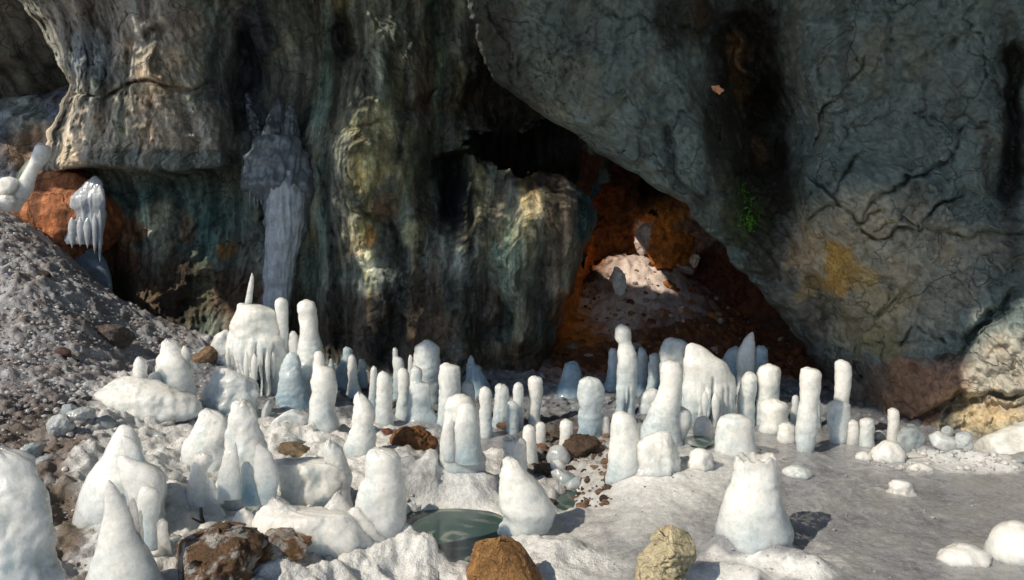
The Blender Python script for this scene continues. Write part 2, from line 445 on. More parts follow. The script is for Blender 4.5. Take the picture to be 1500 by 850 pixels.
# water in the pools
def water_material():
    t = NT('meltwater')
    ring = t.n('ShaderNodeTexWave', wave_type='RINGS', rings_direction='SPHERICAL')
    mp = t.n('ShaderNodeMapping'); t.l(t.co, mp.inputs[0]); mp.inputs['Location'].default_value = (0.32, -3.86, 0.05)
    t.l(mp.outputs[0], ring.inputs['Vector']); ring.inputs['Scale'].default_value = 2.8; ring.inputs['Distortion'].default_value = 6
    ring.inputs['Detail'].default_value = 3
    n = t.noise(5, 5, .6)
    f = t.math('MULTIPLY', t.ramp(ring.outputs['Fac'], .45, 1.0), t.ramp(n, .45, .62))
    t.l(t.mix(t.math('MULTIPLY', f, 0.7), (.055, .095, .09, 1), (.30, .32, .27, 1)), t.b.inputs['Base Color'])
    t.b.inputs['Roughness'].default_value = 0.14; t.b.inputs['IOR'].default_value = 1.33
    t.l(t.bump(t.math('MULTIPLY_ADD', ring.outputs['Fac'], .15, n), 0.06, 0.02), t.b.inputs['Normal'])
    return t.m
M_WATER = water_material()
def pool(poly, z):
    p = np.array(poly); ctr = p.mean(0); q2 = ctr + (p - ctr) * 1.12
    n = len(q2); V = np.concatenate([np.c_[q2, np.full(n, z)], np.c_[ctr + (q2 - ctr) * .5, np.full(n, z)], [[ctr[0], ctr[1], z]]])
    f = [(i, (i + 1) % n, n + (i + 1) % n, n + i) for i in range(n)] + [(n + i, n + (i + 1) % n, 2 * n) for i in range(n)]
    return tag(make_mesh('pool_water', V, f, M_WATER, [(.03, .05, .05)]), kind='structure')
pool(POOL, -0.05); pool(POOL2, 0.10); pool(POOL3, -0.12)

# ------------------------------------------------------------------ cave walls
def interp(tab):
    a = np.array(tab, float); return lambda v: np.interp(v, a[:, 0], a[:, 1])

def wall_sheet(name, left, right, v0, v1, nr, nc, tps, extra, tint, mat, wrap_l, wrap_r, noise, seed, edge=45, hole=None):
    vv = np.linspace(v0, v1, nr)[:, None]; u = np.linspace(0, 1, nc)[None]
    L, Rr = left(vv), right(vv)
    L = L + 12 * fbm(np.c_[vv.ravel() / 34, vv.ravel() * 0, vv.ravel() * 0 + seed], 4, seed).reshape(-1, 1) * (wrap_l > 0)
    Rr = Rr + 7 * fbm(np.c_[vv.ravel() / 34, vv.ravel() * 0, vv.ravel() * 0 + seed + 9], 4, seed).reshape(-1, 1) * (wrap_r > 0)
    px = L + (Rr - L) * u; py = np.broadcast_to(vv, px.shape)
    Y = tps(px, py) + extra(px, py)
    for w, d in ((wrap_l, px - L), (wrap_r, Rr - px)):
        if w > 0:
            k = np.clip(1 - d / edge, 0, 1); Y = Y + 0.55 * (1 - np.sqrt(np.clip(1 - k * k, 0, 1)))
    cols_px, cols_Y = [px], [Y]
    if wrap_l > 0:
        ks = np.linspace(1, 0, 9)[:-1][None]
        cols_px.insert(0, px[:, :1] + 26 * np.sin(ks * 1.6)); cols_Y.insert(0, Y[:, :1] + wrap_l * ks ** 1.2)
    if wrap_r > 0:
        ks = np.linspace(0, 1, 9)[1:][None]
        cols_px.append(px[:, -1:] - 26 * np.sin(ks * 1.6)); cols_Y.append(Y[:, -1:] + wrap_r * ks ** 1.2)
    px = np.concatenate(cols_px, 1); Y = np.concatenate(cols_Y, 1); py = np.broadcast_to(vv, px.shape)
    nr, nc = px.shape
    P = to_world(px, py, Y).reshape(-1, 3)
    Y2 = Y.ravel() + noise(P, px.ravel(), py.ravel())
    P = to_world(px.ravel(), py.ravel(), Y2)
    c = tint(px.ravel(), py.ravel(), P)
    f = grid_faces(nr, nc)
    if hole is not None:
        ctr = P[f].mean(1); f = f[~hole(ctr)]
    return tag(make_mesh(name, P, f, mat, c), kind='structure')

def bumps(lines):
    def g(px, py):
        q = np.c_[px.ravel() / 60, py.ravel() / 60, px.ravel() * 0]
        px = px + 16 * fbm(q, 4, 81).reshape(px.shape); py = py + 16 * fbm(q, 4, 82).reshape(px.shape)
        out = np.zeros(px.shape)
        for line, w, a in lines:
            d, t = poly_dist(px, py, line); out = out + a * np.exp(-(d / w) ** 2) * np.minimum(1, np.minimum(t, 1 - t) * 7 + 0.2)
        return out
    return g
def mk(pts): p = np.array(pts, float); return TPS(p[:, :2], p[:, 2], lam=0.002, scale=200)

def wall_noise(seed, a=1.0, vert=0.3, crag=1.0, plates=0.0, fold=0.0):
    def g(P, px, py):
        s = np.array([1, 1, vert])
        wp = P + 0.25 * np.c_[fbm(P * 1.3, 3, seed + 31), fbm(P * 1.3, 3, seed + 32), fbm(P * 1.3, 3, seed + 33)]
        n = 0.22 * fbm(P * 0.8 * s, 3, seed) + 0.13 * fbm(wp * 2.4 * s, 4, seed + 3)
        n += -0.11 * fbm(wp * 1.7 * s, 5, seed + 7, ridged=True)
        n += crag * (-0.05 * fbm(wp * 5.5 * np.array([1, 1, .55]), 5, seed + 9, ridged=True) + 0.03 * fbm(P * 14, 3, seed + 13))
        if fold: n += -fold * fbm((wp + 0.12 * fbm(P * 2, 3, seed + 40)[:, None]) * np.array([2.6, 2.6, .28]), 4, seed + 21, ridged=True)
        if plates:
            w2 = P + 0.16 * np.c_[fbm(P * 2.2, 4, seed + 51), fbm(P * 2.2, 4, seed + 52), fbm(P * 2.2, 4, seed + 53)]
            for sc, am in ((1.1, 1.0), (2.7, .5), (6.5, .22)):
                v, b = worley(w2 * sc * np.array([1, .6, .8]), seed + int(sc * 10))
                n += plates * am * (0.11 * (v - .5) + 0.06 * np.exp(-b / .05))
        return a * n
    return g

UP = np.array([0, 0, 1]) - SUN[2] * SUN; UP /= np.linalg.norm(UP)
SIDE = np.cross(UP, SUN)
if SIDE[0] < 0: SIDE = -SIDE
# hole added through the walls to bring a sunbeam to the alcove
BEAM = np.array([1.92, 10.15, 1.12])
def beam_hole(ctr):
    d = ctr - BEAM; along = d @ SUN
    r = np.linalg.norm(d - along[:, None] * SUN, axis=1)
    o = np.hypot((d @ SIDE) / 0.78, (d @ UP) / 0.56)
    return (o < 1.0 + 0.3 * fbm(ctr * 3, 3, 88)) & (along > 0.6) & (along < 3.6)

T_back = mk([(-100, -120, 7.4), (100, -120, 7.2), (250, -120, 7.0), (400, -120, 7.9), (600, -120, 8.1), (800, -120, 7.6), (500, 0, 8.25), (620, 80, 8.7), (1000, -120, 7.5),
             (60, 60, 8.6), (150, 60, 8.0), (250, 80, 7.7), (180, 180, 7.8), (300, 190, 7.9), (80, 220, 8.3), (380, 120, 9.2), (375, 40, 8.8), (385, 220, 8.9),
             (200, 320, 8.35), (120, 330, 8.9), (250, 440, 8.4), (330, 400, 8.6), (150, 480, 8.9), (410, 380, 8.7), (320, 520, 8.3), (0, 450, 9.2),
             (480, 200, 8.1), (540, 260, 7.8), (560, 60, 8.3), (530, 450, 8.0), (600, 350, 8.1), (560, 560, 7.9), (450, 540, 8.2),
             (720, 130, 9.3), (785, 190, 9.4), (640, 40, 8.9), (700, 40, 8.6), (800, 60, 8.0), (660, 280, 8.7), (720, 330, 8.0), (790, 320, 7.9), (850, 300, 8.4), (900, 240, 9.4), (900, 120, 8.6),
             (720, 540, 7.8), (820, 540, 8.0), (640, 500, 7.9), (780, 450, 7.8), (850, 450, 8.3), (600, 640, 7.6), (800, 640, 7.7), (300, 640, 8.3), (0, 640, 9)])
ridge_back = bumps([([(675, 200), (692, 260), (702, 330), (690, 390)], 15, -.30), ([(775, 240), (790, 285), (775, 350), (755, 400), (770, 470), (760, 520)], 20, -.34),
                    ([(740, 215), (752, 270), (768, 300)], 9, -.18), ([(585, 160), (590, 230), (575, 300)], 16, -.2), ([(605, 310), (615, 365)], 12, -.25),
                    ([(548, 60), (545, 140), (525, 250), (522, 330), (545, 385)], 34, -.28), ([(672, 360), (668, 430)], 16, -.25),
                    ([(820, 220), (835, 330), (815, 450)], 16, -.2), ([(850, 230), (870, 310), (850, 370)], 13, -.16),
                    ([(660, 220), (658, 330)], 22, .75), ([(735, 60), (725, 140), (745, 190)], 34, .55), ([(640, 120), (600, 160), (545, 182), (470, 190)], 4, .10),
                    ([(722, 380), (735, 460), (730, 500)], 16, .35), ([(510, 300), (560, 330), (600, 400)], 8, .18), ([(500, 30), (520, 90)], 14, .4), ([(560, 470), (620, 480)], 40, .2),
                    ([(95, 140), (140, 138), (180, 129), (270, 125), (330, 122)], 3, .18), ([(255, 40), (190, 70), (160, 160)], 12, .12),
                    ([(350, 30), (360, 120), (348, 210)], 14, .35), ([(215, 290), (225, 350)], 16, -.12), ([(205, 330), (200, 380)], 6, .12)])
def extra_back(px, py):
    e = ridge_back(px, py)
    led = 249 + 5 * np.sin(px / 31.0) + np.where(px < 100, (100 - px) * 0.22, 0)
    e = e + 0.55 * sstep(led - 4, led + 5, py) * sstep(365, 330, px) * sstep(520, 260, py)
    e = e - 0.16 * np.exp(-((py - led + 8) / 16) ** 2) * sstep(365, 320, px)
    return e
def tint_back(px, py, P):
    s = []
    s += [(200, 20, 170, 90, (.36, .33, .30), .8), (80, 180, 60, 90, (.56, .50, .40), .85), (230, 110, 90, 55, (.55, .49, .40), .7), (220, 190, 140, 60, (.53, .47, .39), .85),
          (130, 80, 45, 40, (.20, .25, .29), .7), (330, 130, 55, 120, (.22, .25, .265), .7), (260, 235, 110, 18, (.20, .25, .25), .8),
          (250, 310, 130, 60, (.13, .20, .195), 1), (225, 318, 34, 26, (.66, .66, .52), .95), (235, 350, 22, 30, (.42, .42, .33), .8), (190, 335, 22, 18, (.38, .2, .1), .8),  # the pale calcite spot is partly sunlight painted into the rock
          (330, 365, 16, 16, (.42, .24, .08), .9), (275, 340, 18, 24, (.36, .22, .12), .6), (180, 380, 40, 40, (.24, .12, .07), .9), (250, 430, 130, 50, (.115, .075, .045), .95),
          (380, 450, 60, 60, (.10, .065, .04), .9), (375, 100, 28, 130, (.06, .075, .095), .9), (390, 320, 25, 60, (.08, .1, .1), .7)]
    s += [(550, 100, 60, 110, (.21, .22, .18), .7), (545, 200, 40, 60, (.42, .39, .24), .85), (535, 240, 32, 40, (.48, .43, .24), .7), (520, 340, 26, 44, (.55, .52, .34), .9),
          (530, 378, 20, 20, (.82, .80, .62), .9), (545, 350, 10, 20, (.4, .22, .08), .8), (610, 345, 16, 26, (.45, .44, .28), .85), (590, 240, 20, 50, (.3, .3, .2), .7),  # pale calcite spots and streaks here also paint in sunlit patches
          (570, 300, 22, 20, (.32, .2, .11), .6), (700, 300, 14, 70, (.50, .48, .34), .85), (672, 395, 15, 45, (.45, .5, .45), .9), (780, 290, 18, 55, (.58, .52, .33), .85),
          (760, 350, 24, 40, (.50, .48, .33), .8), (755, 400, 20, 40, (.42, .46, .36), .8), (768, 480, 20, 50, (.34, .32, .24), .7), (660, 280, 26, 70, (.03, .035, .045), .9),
          (740, 150, 80, 70, (.03, .025, .022), .95), (790, 215, 75, 45, (.022, .018, .016), .98), (800, 262, 60, 24, (.03, .026, .022), .9), (720, 60, 50, 60, (.05, .05, .05), .8), (500, 60, 30, 50, (.03, .03, .035), .8), (430, 170, 30, 90, (.1, .105, .1), .8),  # black tints paint shade into the recess and keep the beam-hole rim dark
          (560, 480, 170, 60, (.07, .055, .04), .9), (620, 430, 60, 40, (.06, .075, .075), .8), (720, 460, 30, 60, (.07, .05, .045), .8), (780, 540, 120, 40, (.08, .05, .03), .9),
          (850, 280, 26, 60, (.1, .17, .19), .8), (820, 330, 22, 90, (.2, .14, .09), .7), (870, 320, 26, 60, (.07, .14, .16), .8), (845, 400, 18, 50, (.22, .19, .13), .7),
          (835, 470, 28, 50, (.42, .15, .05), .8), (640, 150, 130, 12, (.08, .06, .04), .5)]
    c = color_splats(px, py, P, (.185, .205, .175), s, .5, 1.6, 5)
    Pw = P * np.array([1, .15, 1]) + 0.05 * np.c_[fbm(P * 2, 3, 92), P[:, 0] * 0, P[:, 0] * 0]
    v = fbm(Pw * np.array([3.6, 3.2, .35]), 5, 91)
    c *= (1 + 0.9 * np.clip(v, -1, 1) * sstep(380, 470, px) + 0.35 * np.clip(v, -1, 1))[:, None]
    teal = sstep(.1, .5, fbm(Pw * np.array([2.6, 2.6, .4]), 4, 97))
    c = c * (1 - .5 * teal[:, None]) + .5 * teal[:, None] * c * np.array([.62, 1.08, 1.05])
    och = sstep(.2, .6, fbm(Pw * np.array([3.5, 3.5, .6]), 4, 98)) * sstep(400, 480, px)
    c = c * (1 - .6 * och[:, None]) + .6 * och[:, None] * c * np.array([1.5, 1.3, .7])
    rust = sstep(.25, .6, fbm(Pw * np.array([2.2, 2.2, .3]), 4, 95)) * sstep(400, 480, px)
    c = blend(c, rust * .45, (.18, .11, .06))
    return np.clip(c, .012, .9)
BL = interp([(-130, -30), (0, 25), (50, 65), (100, 92), (130, 98), (170, 86), (220, 55), (262, 20), (300, -60), (420, -140), (660, -140)])
BR = interp([(-130, 1010), (190, 1000), (225, 905), (300, 886), (390, 848), (450, 828), (500, 812), (560, 800), (660, 788)])
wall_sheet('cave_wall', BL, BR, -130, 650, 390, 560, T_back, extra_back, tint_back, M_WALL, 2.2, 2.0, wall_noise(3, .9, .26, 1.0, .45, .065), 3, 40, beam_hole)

# buttress, dark cleft and the cracked cliff to the right
BB = interp([(-130, 640), (0, 686), (90, 706), (150, 762), (210, 862), (255, 925), (300, 1003), (370, 1064), (450, 1134), (530, 1196), (640, 1262)])
T_right = mk([(640, -120, 6.6), (800, -120, 6.4), (950, -120, 6.5), (1100, -120, 7.2), (1250, -120, 6.3), (1560, -120, 5.7),
              (720, 60, 7.2), (820, 80, 6.9), (900, 150, 6.8), (1000, 80, 6.8), (960, 230, 6.95), (1040, 300, 6.95), (1110, 410, 6.95), (1190, 520, 6.9), (1240, 600, 6.8),
              (1030, 180, 6.9), (1060, 240, 7.15), (1120, 150, 8.2), (1090, 60, 7.6), (1100, 240, 7.9), (1140, 250, 7.9), (1130, 320, 7.6), (1170, 400, 7.25), (1215, 490, 7.05),
              (1165, 130, 7.0), (1175, 260, 6.8), (1200, 340, 6.75), (1230, 420, 6.7), (1260, 520, 6.6), (1300, 200, 6.45), (1450, 200, 6.1), (1560, 200, 5.9), (1330, 420, 6.35),
              (1440, 420, 6.0), (1400, 540, 5.95), (1340, 600, 6.2), (1480, 580, 5.55), (1570, 600, 5.2), (1450, 650, 5.6), (1300, 650, 6.4), (1500, 50, 6.0)] + [(a_, b_, y__) for a_, y__ in ((1800, 4.9), (2150, 4.1), (2560, 3.4)) for b_ in (-120, 150, 400, 640)])
crack = lambda *p: (list(p), 2.4, .12)
ex_right = bumps([([(930, 250), (1010, 320), (1080, 400), (1180, 530)], 14, -.10), ([(960, 160), (985, 240), (1040, 310), (1120, 420)], 9, .14), ([(985, 130), (975, 210)], 7, .12),
                  ([(1083, 90), (1100, 100), (1110, 130), (1085, 150)], 9, -.4), ([(1060, 40), (1082, 60), (1090, 90)], 9, -.35), ([(1010, 0), (1020, 40)], 12, -.15),
                  ([(1150, 310), (1170, 360), (1160, 300)], 10, .2), ([(1180, 380), (1230, 470), (1260, 560), (1290, 610)], 12, .18),
                  ([(1475, 60), (1485, 160), (1478, 300)], 22, .4), ([(1300, 625), (1380, 595), (1420, 580)], 9, .22),
                  crack((1165, 250), (1220, 290), (1255, 320), (1300, 310)), crack((1190, 220), (1210, 160), (1230, 140), (1275, 70)), crack((1255, 320), (1330, 255), (1400, 235)),
                  crack((1255, 330), (1290, 350), (1340, 340)), crack((1220, 290), (1245, 230), (1290, 225)), crack((1190, 440), (1240, 470), (1280, 460), (1330, 430)),
                  crack((1170, 330), (1200, 310), (1240, 300)), (([(1500, 420), (1450, 460), (1420, 500), (1400, 530), (1360, 520)]), 5, .2), crack((1310, 505), (1340, 480), (1380, 500)),
                  crack((1340, 345), (1380, 300), (1420, 280)), crack((1395, 235), (1420, 190), (1450, 180)), ([(1380, 610), (1430, 590), (1500, 575)], 5, .16), ([(1400, 580), (1460, 600), (1500, 590)], 5, .1)])
def tint_right(px, py, P):
    s = [(860, 60, 150, 110, (.15, .185, .172), .8), (800, 130, 60, 60, (.2, .21, .16), .6), (880, 180, 70, 40, (.22, .26, .23), .7), (1000, 170, 40, 80, (.18, .23, .215), .8),
         (960, 260, 70, 40, (.20, .24, .215), .7), (1060, 370, 60, 60, (.17, .21, .19), .5), (1150, 480, 60, 70, (.09, .09, .075), .85), (1180, 540, 60, 50, (.075, .07, .065), .8),
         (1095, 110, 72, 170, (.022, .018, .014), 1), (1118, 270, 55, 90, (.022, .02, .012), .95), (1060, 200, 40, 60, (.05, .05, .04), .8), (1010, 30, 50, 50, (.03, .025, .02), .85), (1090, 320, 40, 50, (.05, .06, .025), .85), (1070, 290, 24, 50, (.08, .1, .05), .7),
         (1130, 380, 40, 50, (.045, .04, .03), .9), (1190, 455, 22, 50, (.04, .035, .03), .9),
         (1085, 100, 16, 60, (.20, .12, .055), .85), (1020, 20, 14, 30, (.13, .085, .045), .7), (1105, 220, 10, 30, (.17, .10, .05), .6),
         (1300, 400, 150, 110, (.46, .42, .33), .65), (1240, 330, 80, 50, (.50, .45, .34), .7), (1195, 365, 30, 22, (.62, .42, .16), .8), (1225, 385, 38, 30, (.70, .43, .11), .9), (1262, 402, 36, 20, (.6, .42, .16), .75), (1212, 415, 26, 18, (.6, .36, .10), .8), (1305, 440, 50, 24, (.50, .38, .2), .6), (1180, 420, 14, 22, (.5, .36, .16), .7), (1180, 370, 30, 36, (.55, .48, .36), .8), (720, 50, 45, 90, (.05, .05, .045), .85), (760, 130, 30, 50, (.06, .06, .05), .8), (1270, 470, 70, 60, (.42, .36, .23), .7), (1290, 500, 40, 30, (.31, .27, .12), .6),
         (1330, 580, 60, 60, (.42, .24, .145), .9), (1390, 560, 50, 40, (.37, .22, .15), .8), (1440, 600, 70, 40, (.60, .50, .32), .9), (1470, 540, 60, 60, (.48, .45, .38), .9), (1260, 560, 50, 40, (.15, .12, .10), .8),
         (1480, 220, 22, 200, (.055, .055, .05), .8), (1240, 80, 10, 90, (.06, .065, .06), .6), (1440, 240, 6, 60, (.07, .06, .055), .7), (1400, 150, 12, 40, (.1, .11, .1), .5)]
    c = color_splats(px, py, P, (.185, .235, .228), s, .45, 1.8, 15)
    c = blend(c, sstep(.2, .55, fbm(P * np.array([2.5, 2.5, .5]), 4, 96)) * sstep(1140, 1060, px) * .5, (.06, .06, .045))
    return np.clip(c, .01, .9)
wall_sheet('cliff_wall', BB, interp([(-130, 2500), (660, 2500)]), -130, 665, 440, 860, T_right, ex_right, tint_right, M_CLIFF, 3.2, 0, wall_noise(23, .8, .6, 1.4, 1.0), 13, 60)

# the rusty alcove under the buttress
T_alc = mk([(770, 150, 10.6), (905, 400, 10.8), (800, 400, 9.5), (832, 465, 9.0), (870, 350, 10.9), (900, 250, 10.7), (930, 310, 10.9), (960, 360, 10.6), (1000, 280, 9.4), (1050, 380, 10.2), (1120, 470, 9.6), (1180, 530, 9.0), (1280, 560, 8.2),
            (1000, 150, 9.0), (1200, 300, 8.8), (840, 470, 9.4), (820, 560, 9.0), (1000, 560, 10.2), (1280, 150, 8.6)])
ex_alc = bumps([([(940, 300), (975, 330), (1000, 370), (990, 400)], 26, -.5), ([(905, 395), (898, 420)], 12, -.3), ([(870, 330), (850, 420)], 25, -.3), ([(945, 265), (990, 280)], 20, .6)])
def tint_alc(px, py, P):
    s = [(870, 400, 70, 110, (.80, .22, .03), .97), (900, 340, 40, 60, (.30, .12, .04), .8), (975, 340, 50, 45, (.75, .28, .035), .95), (890, 420, 40, 40, (.78, .24, .03), .8), (945, 345, 14, 20, (.78, .66, .6), .95),  # orange rock, its tint raised in place of missing glow
         (900, 410, 16, 26, (.85, .82, .78), .95), (1000, 395, 12, 14, (.8, .75, .72), .9), (1040, 340, 60, 30, (.22, .18, .17), .7), (1080, 430, 90, 60, (.13, .045, .025), .85), (960, 260, 70, 30, (.04, .022, .016), .9), (1130, 500, 60, 50, (.07, .04, .025), .9)]
    return np.clip(color_splats(px, py, P, (.17, .07, .04), s, .5, 2.2, 35), .01, .9)
wall_sheet('alcove_wall', interp([(120, 850), (260, 850), (330, 800), (600, 770)]), interp([(120, 1290), (600, 1290)]), 120, 590, 200, 230, T_alc, ex_alc, tint_alc, M_ALCOVE, 0, 0, wall_noise(43, .9, .7, 1.5, 1.0), 33, 30, beam_hole)

# farther wall seen past the left edge
T_far = mk([(-140, -130, 9.6), (140, -130, 9.8), (0, 60, 12.0), (60, 90, 12.0), (20, 160, 10.6), (70, 230, 10.2), (-100, 250, 9.8), (140, 350, 10.2), (-140, 400, 9.6), (140, 120, 11)])
tint_far = lambda px, py, P: color_splats(px, py, P, (.27, .31, .41), [(30, 60, 50, 40, (.10, .14, .30), .95), (50, 110, 40, 16, (.45, .43, .42), .7), (30, 170, 40, 30, (.42, .48, .46), .7), (60, 220, 60, 36, (.46, .33, .22), .8)], .5, 1.5, 45)  # bluish base tone paints haze into the far rock
wall_sheet('far_wall', interp([(-140, -260), (450, -260)]), interp([(-140, 190), (450, 190)]), -140, 440, 160, 140, T_far, bumps([([(-20, 128), (90, 122)], 8, .3)]), tint_far, M_WALL, 0, 0, wall_noise(63, .9, .5), 53, 30)

# unseen rock vault, open behind the camera; lip and gaps shaped to place the sun
arch = interp([(-14, 3.3), (-9.6, 3.3), (-9.3, 2.9), (-8.9, 2.3), (-8, 2.35), (-6.2, 2.5), (-5.5, 2.65), (-4.5, 3.4), (-3.5, 3.92), (-3, 4.1), (-2.6, 4.0), (-2.2, 4.0), (-2.13, 4.3), (-2.06, 4.85), (-1.7, 5.15), (3, 5.2), (6, 5.0), (14, 4.5)])
DAPPLE = [(to_world(120, 180, 8.1), .25, .5), (to_world(225, 100, 7.7), .22, .25), (to_world(250, 205, 7.9), .25, .14), (to_world(320, 170, 7.9), .08, .3),
          (to_world(528, 372, 7.75), .20, .38), (to_world(222, 318, 8.5), .2, .22), (to_world(545, 225, 7.8), .2, .42), (to_world(780, 310, 7.75), .16, .5), (to_world(698, 320, 7.9), .1, .35),
          (to_world(612, 345, 7.9), .09, .14), (BEAM, .68, .46)]
nlat, nlon, RAD, CEN = 260, 820, 13.4, np.array([0.0, 3.2, -1.2])
la = np.linspace(0.0, 1, nlat)[:, None] * (math.pi / 2); lo = np.linspace(0, 2 * math.pi, nlon, endpoint=False)[None]
D = np.stack([np.cos(la) * np.cos(lo), np.cos(la) * np.sin(lo), np.sin(la) + 0 * lo], -1).reshape(-1, 3)
V = CEN + D * np.array([RAD, RAD, 9.2])
V += D * (0.8 * fbm(D * 4, 4, 71))[:, None]
f = grid_faces(nlat, nlon, True)
ctr = V[f].mean(1)
rsd = np.random.RandomState(12)
def open_mask(ctr, soft=True):
    s_ = ctr @ SIDE; t_ = ctr @ UP
    sunward = (ctr - CEN) @ SUN > 0
    m = (ctr[:, 1] < 5.6) & sunward & (t_ < arch(s_) + 0.05 * fbm(ctr * 2, 3, 73)) & (ctr[:, 0] < 6)
    m |= (s_ < -9.9) & (ctr[:, 1] < 8.5) & (ctr[:, 2] < 7 + 0.5 * fbm(ctr, 3, 75)) & (ctr[:, 0] < 0)
    m |= (ctr[:, 1] < -2) & (ctr[:, 2] < 5.4 + 0.5 * fbm(ctr, 3, 74)) & (s_ > 0.5)
    chance = rsd.rand(len(ctr))
    for p, a, b in DAPPLE:                          # small gaps added in the vault to throw soft patches of sun
        p = np.asarray(p); d2 = ((s_ - p @ SIDE) / a) ** 2 + ((t_ - p @ UP) / b) ** 2
        if a > .55: m |= sunward & (d2 < 1 + 0.25 * fbm(ctr * 3, 3, 76))
        elif soft: m |= sunward & (chance < 0.75 * np.exp(-d2 * 1.1))
        else: m |= sunward & (d2 < 2.6)
    return m
opening = open_mask(ctr)
tag(make_mesh('sun_shaping_roof', V, f[~opening], M_WALL, [(.16, .16, .15)]), kind='structure')

# unseen low ceiling added before the walls to keep zenith light off upper rock
cxg, cyg = np.meshgrid(np.arange(-11, 10, .13), np.arange(3.0, 9.6, .13), indexing='ij')
V = np.stack([cxg, cyg, 5.05 + .05 * (9 - cyg)], -1).reshape(-1, 3); V[:, 2] += .3 * fbm(V * .8, 4, 78) + .06 * fbm(V * 4, 3, 79)
f = grid_faces(*cxg.shape); ctr = V[f].mean(1)
m = open_mask(ctr, False); m |= ctr[:, 1] < 3.5 + .5 * fbm(ctr, 3, 80)
s_ = ctr @ SIDE; t_ = ctr @ UP; m |= t_ < arch(s_)
tag(make_mesh('shading_ceiling', V, f[~m], M_WALL, [(.16, .16, .15)]), kind='structure')

# ------------------------------------------------------------------ ice and stones: builders
VIEWS = {'A': (300, 390, 3.745), 'B': (370, 580, 3.147), 'C': (650, 470, 3.745), 'D': (850, 460, 3.745), 'E': (680, 580, 3.147),
         'R': (1025, 580, 3.147), 'F': (0, 580, 3.147), 'G': (0, 400, 3.745), 'H': (0, 180, 3.745), 'P': (0, 0, 1.0),
         '1': (60, 620, 5.984), '2': (250, 600, 5.984), '3': (330, 690, 5.556), '4': (750, 560, 7.455), '5': (1280, 580, 6.8), '6': (340, 120, 2.5)}
_seed = [100]
FROST = np.array([.86, .85, .80]); BLUE = np.array([.33, .45, .53]); GLASS = np.array([.52, .58, .60])

def rows_px(view, rows):
    x0, y0, s = VIEWS[view]
    r = np.array(rows, float)
    return np.c_[y0 + r[:, 0] / s, x0 + r[:, 1] / s, x0 + r[:, 2] / s]

def smooth_rows(r, n):
    """monotone resampling of the outline rows along the height"""
    d = np.r_[0, np.cumsum(np.hypot(np.diff(r[:, 0]), 0.5 * np.abs(np.diff(r[:, 2] - r[:, 1]))))]
    t = np.linspace(0, d[-1], n); out = []
    for k in range(3):
        v = r[:, k]; m = np.gradient(v, d)
        i = np.clip(np.searchsorted(d, t, side='right') - 1, 0, len(d) - 2)
        h = d[i + 1] - d[i]; u = (t - d[i]) / h
        sl = (v[i + 1] - v[i]) / h
        m0 = np.clip(m[i], -3 * np.abs(sl), 3 * np.abs(sl)); m1 = np.clip(m[i + 1], -3 * np.abs(sl), 3 * np.abs(sl))
        out.append((2 * u ** 3 - 3 * u ** 2 + 1) * v[i] + (u ** 3 - 2 * u ** 2 + u) * h * m0 + (-2 * u ** 3 + 3 * u ** 2) * v[i + 1] + (u ** 3 - u ** 2) * h * m1)
    return np.stack(out, 1)

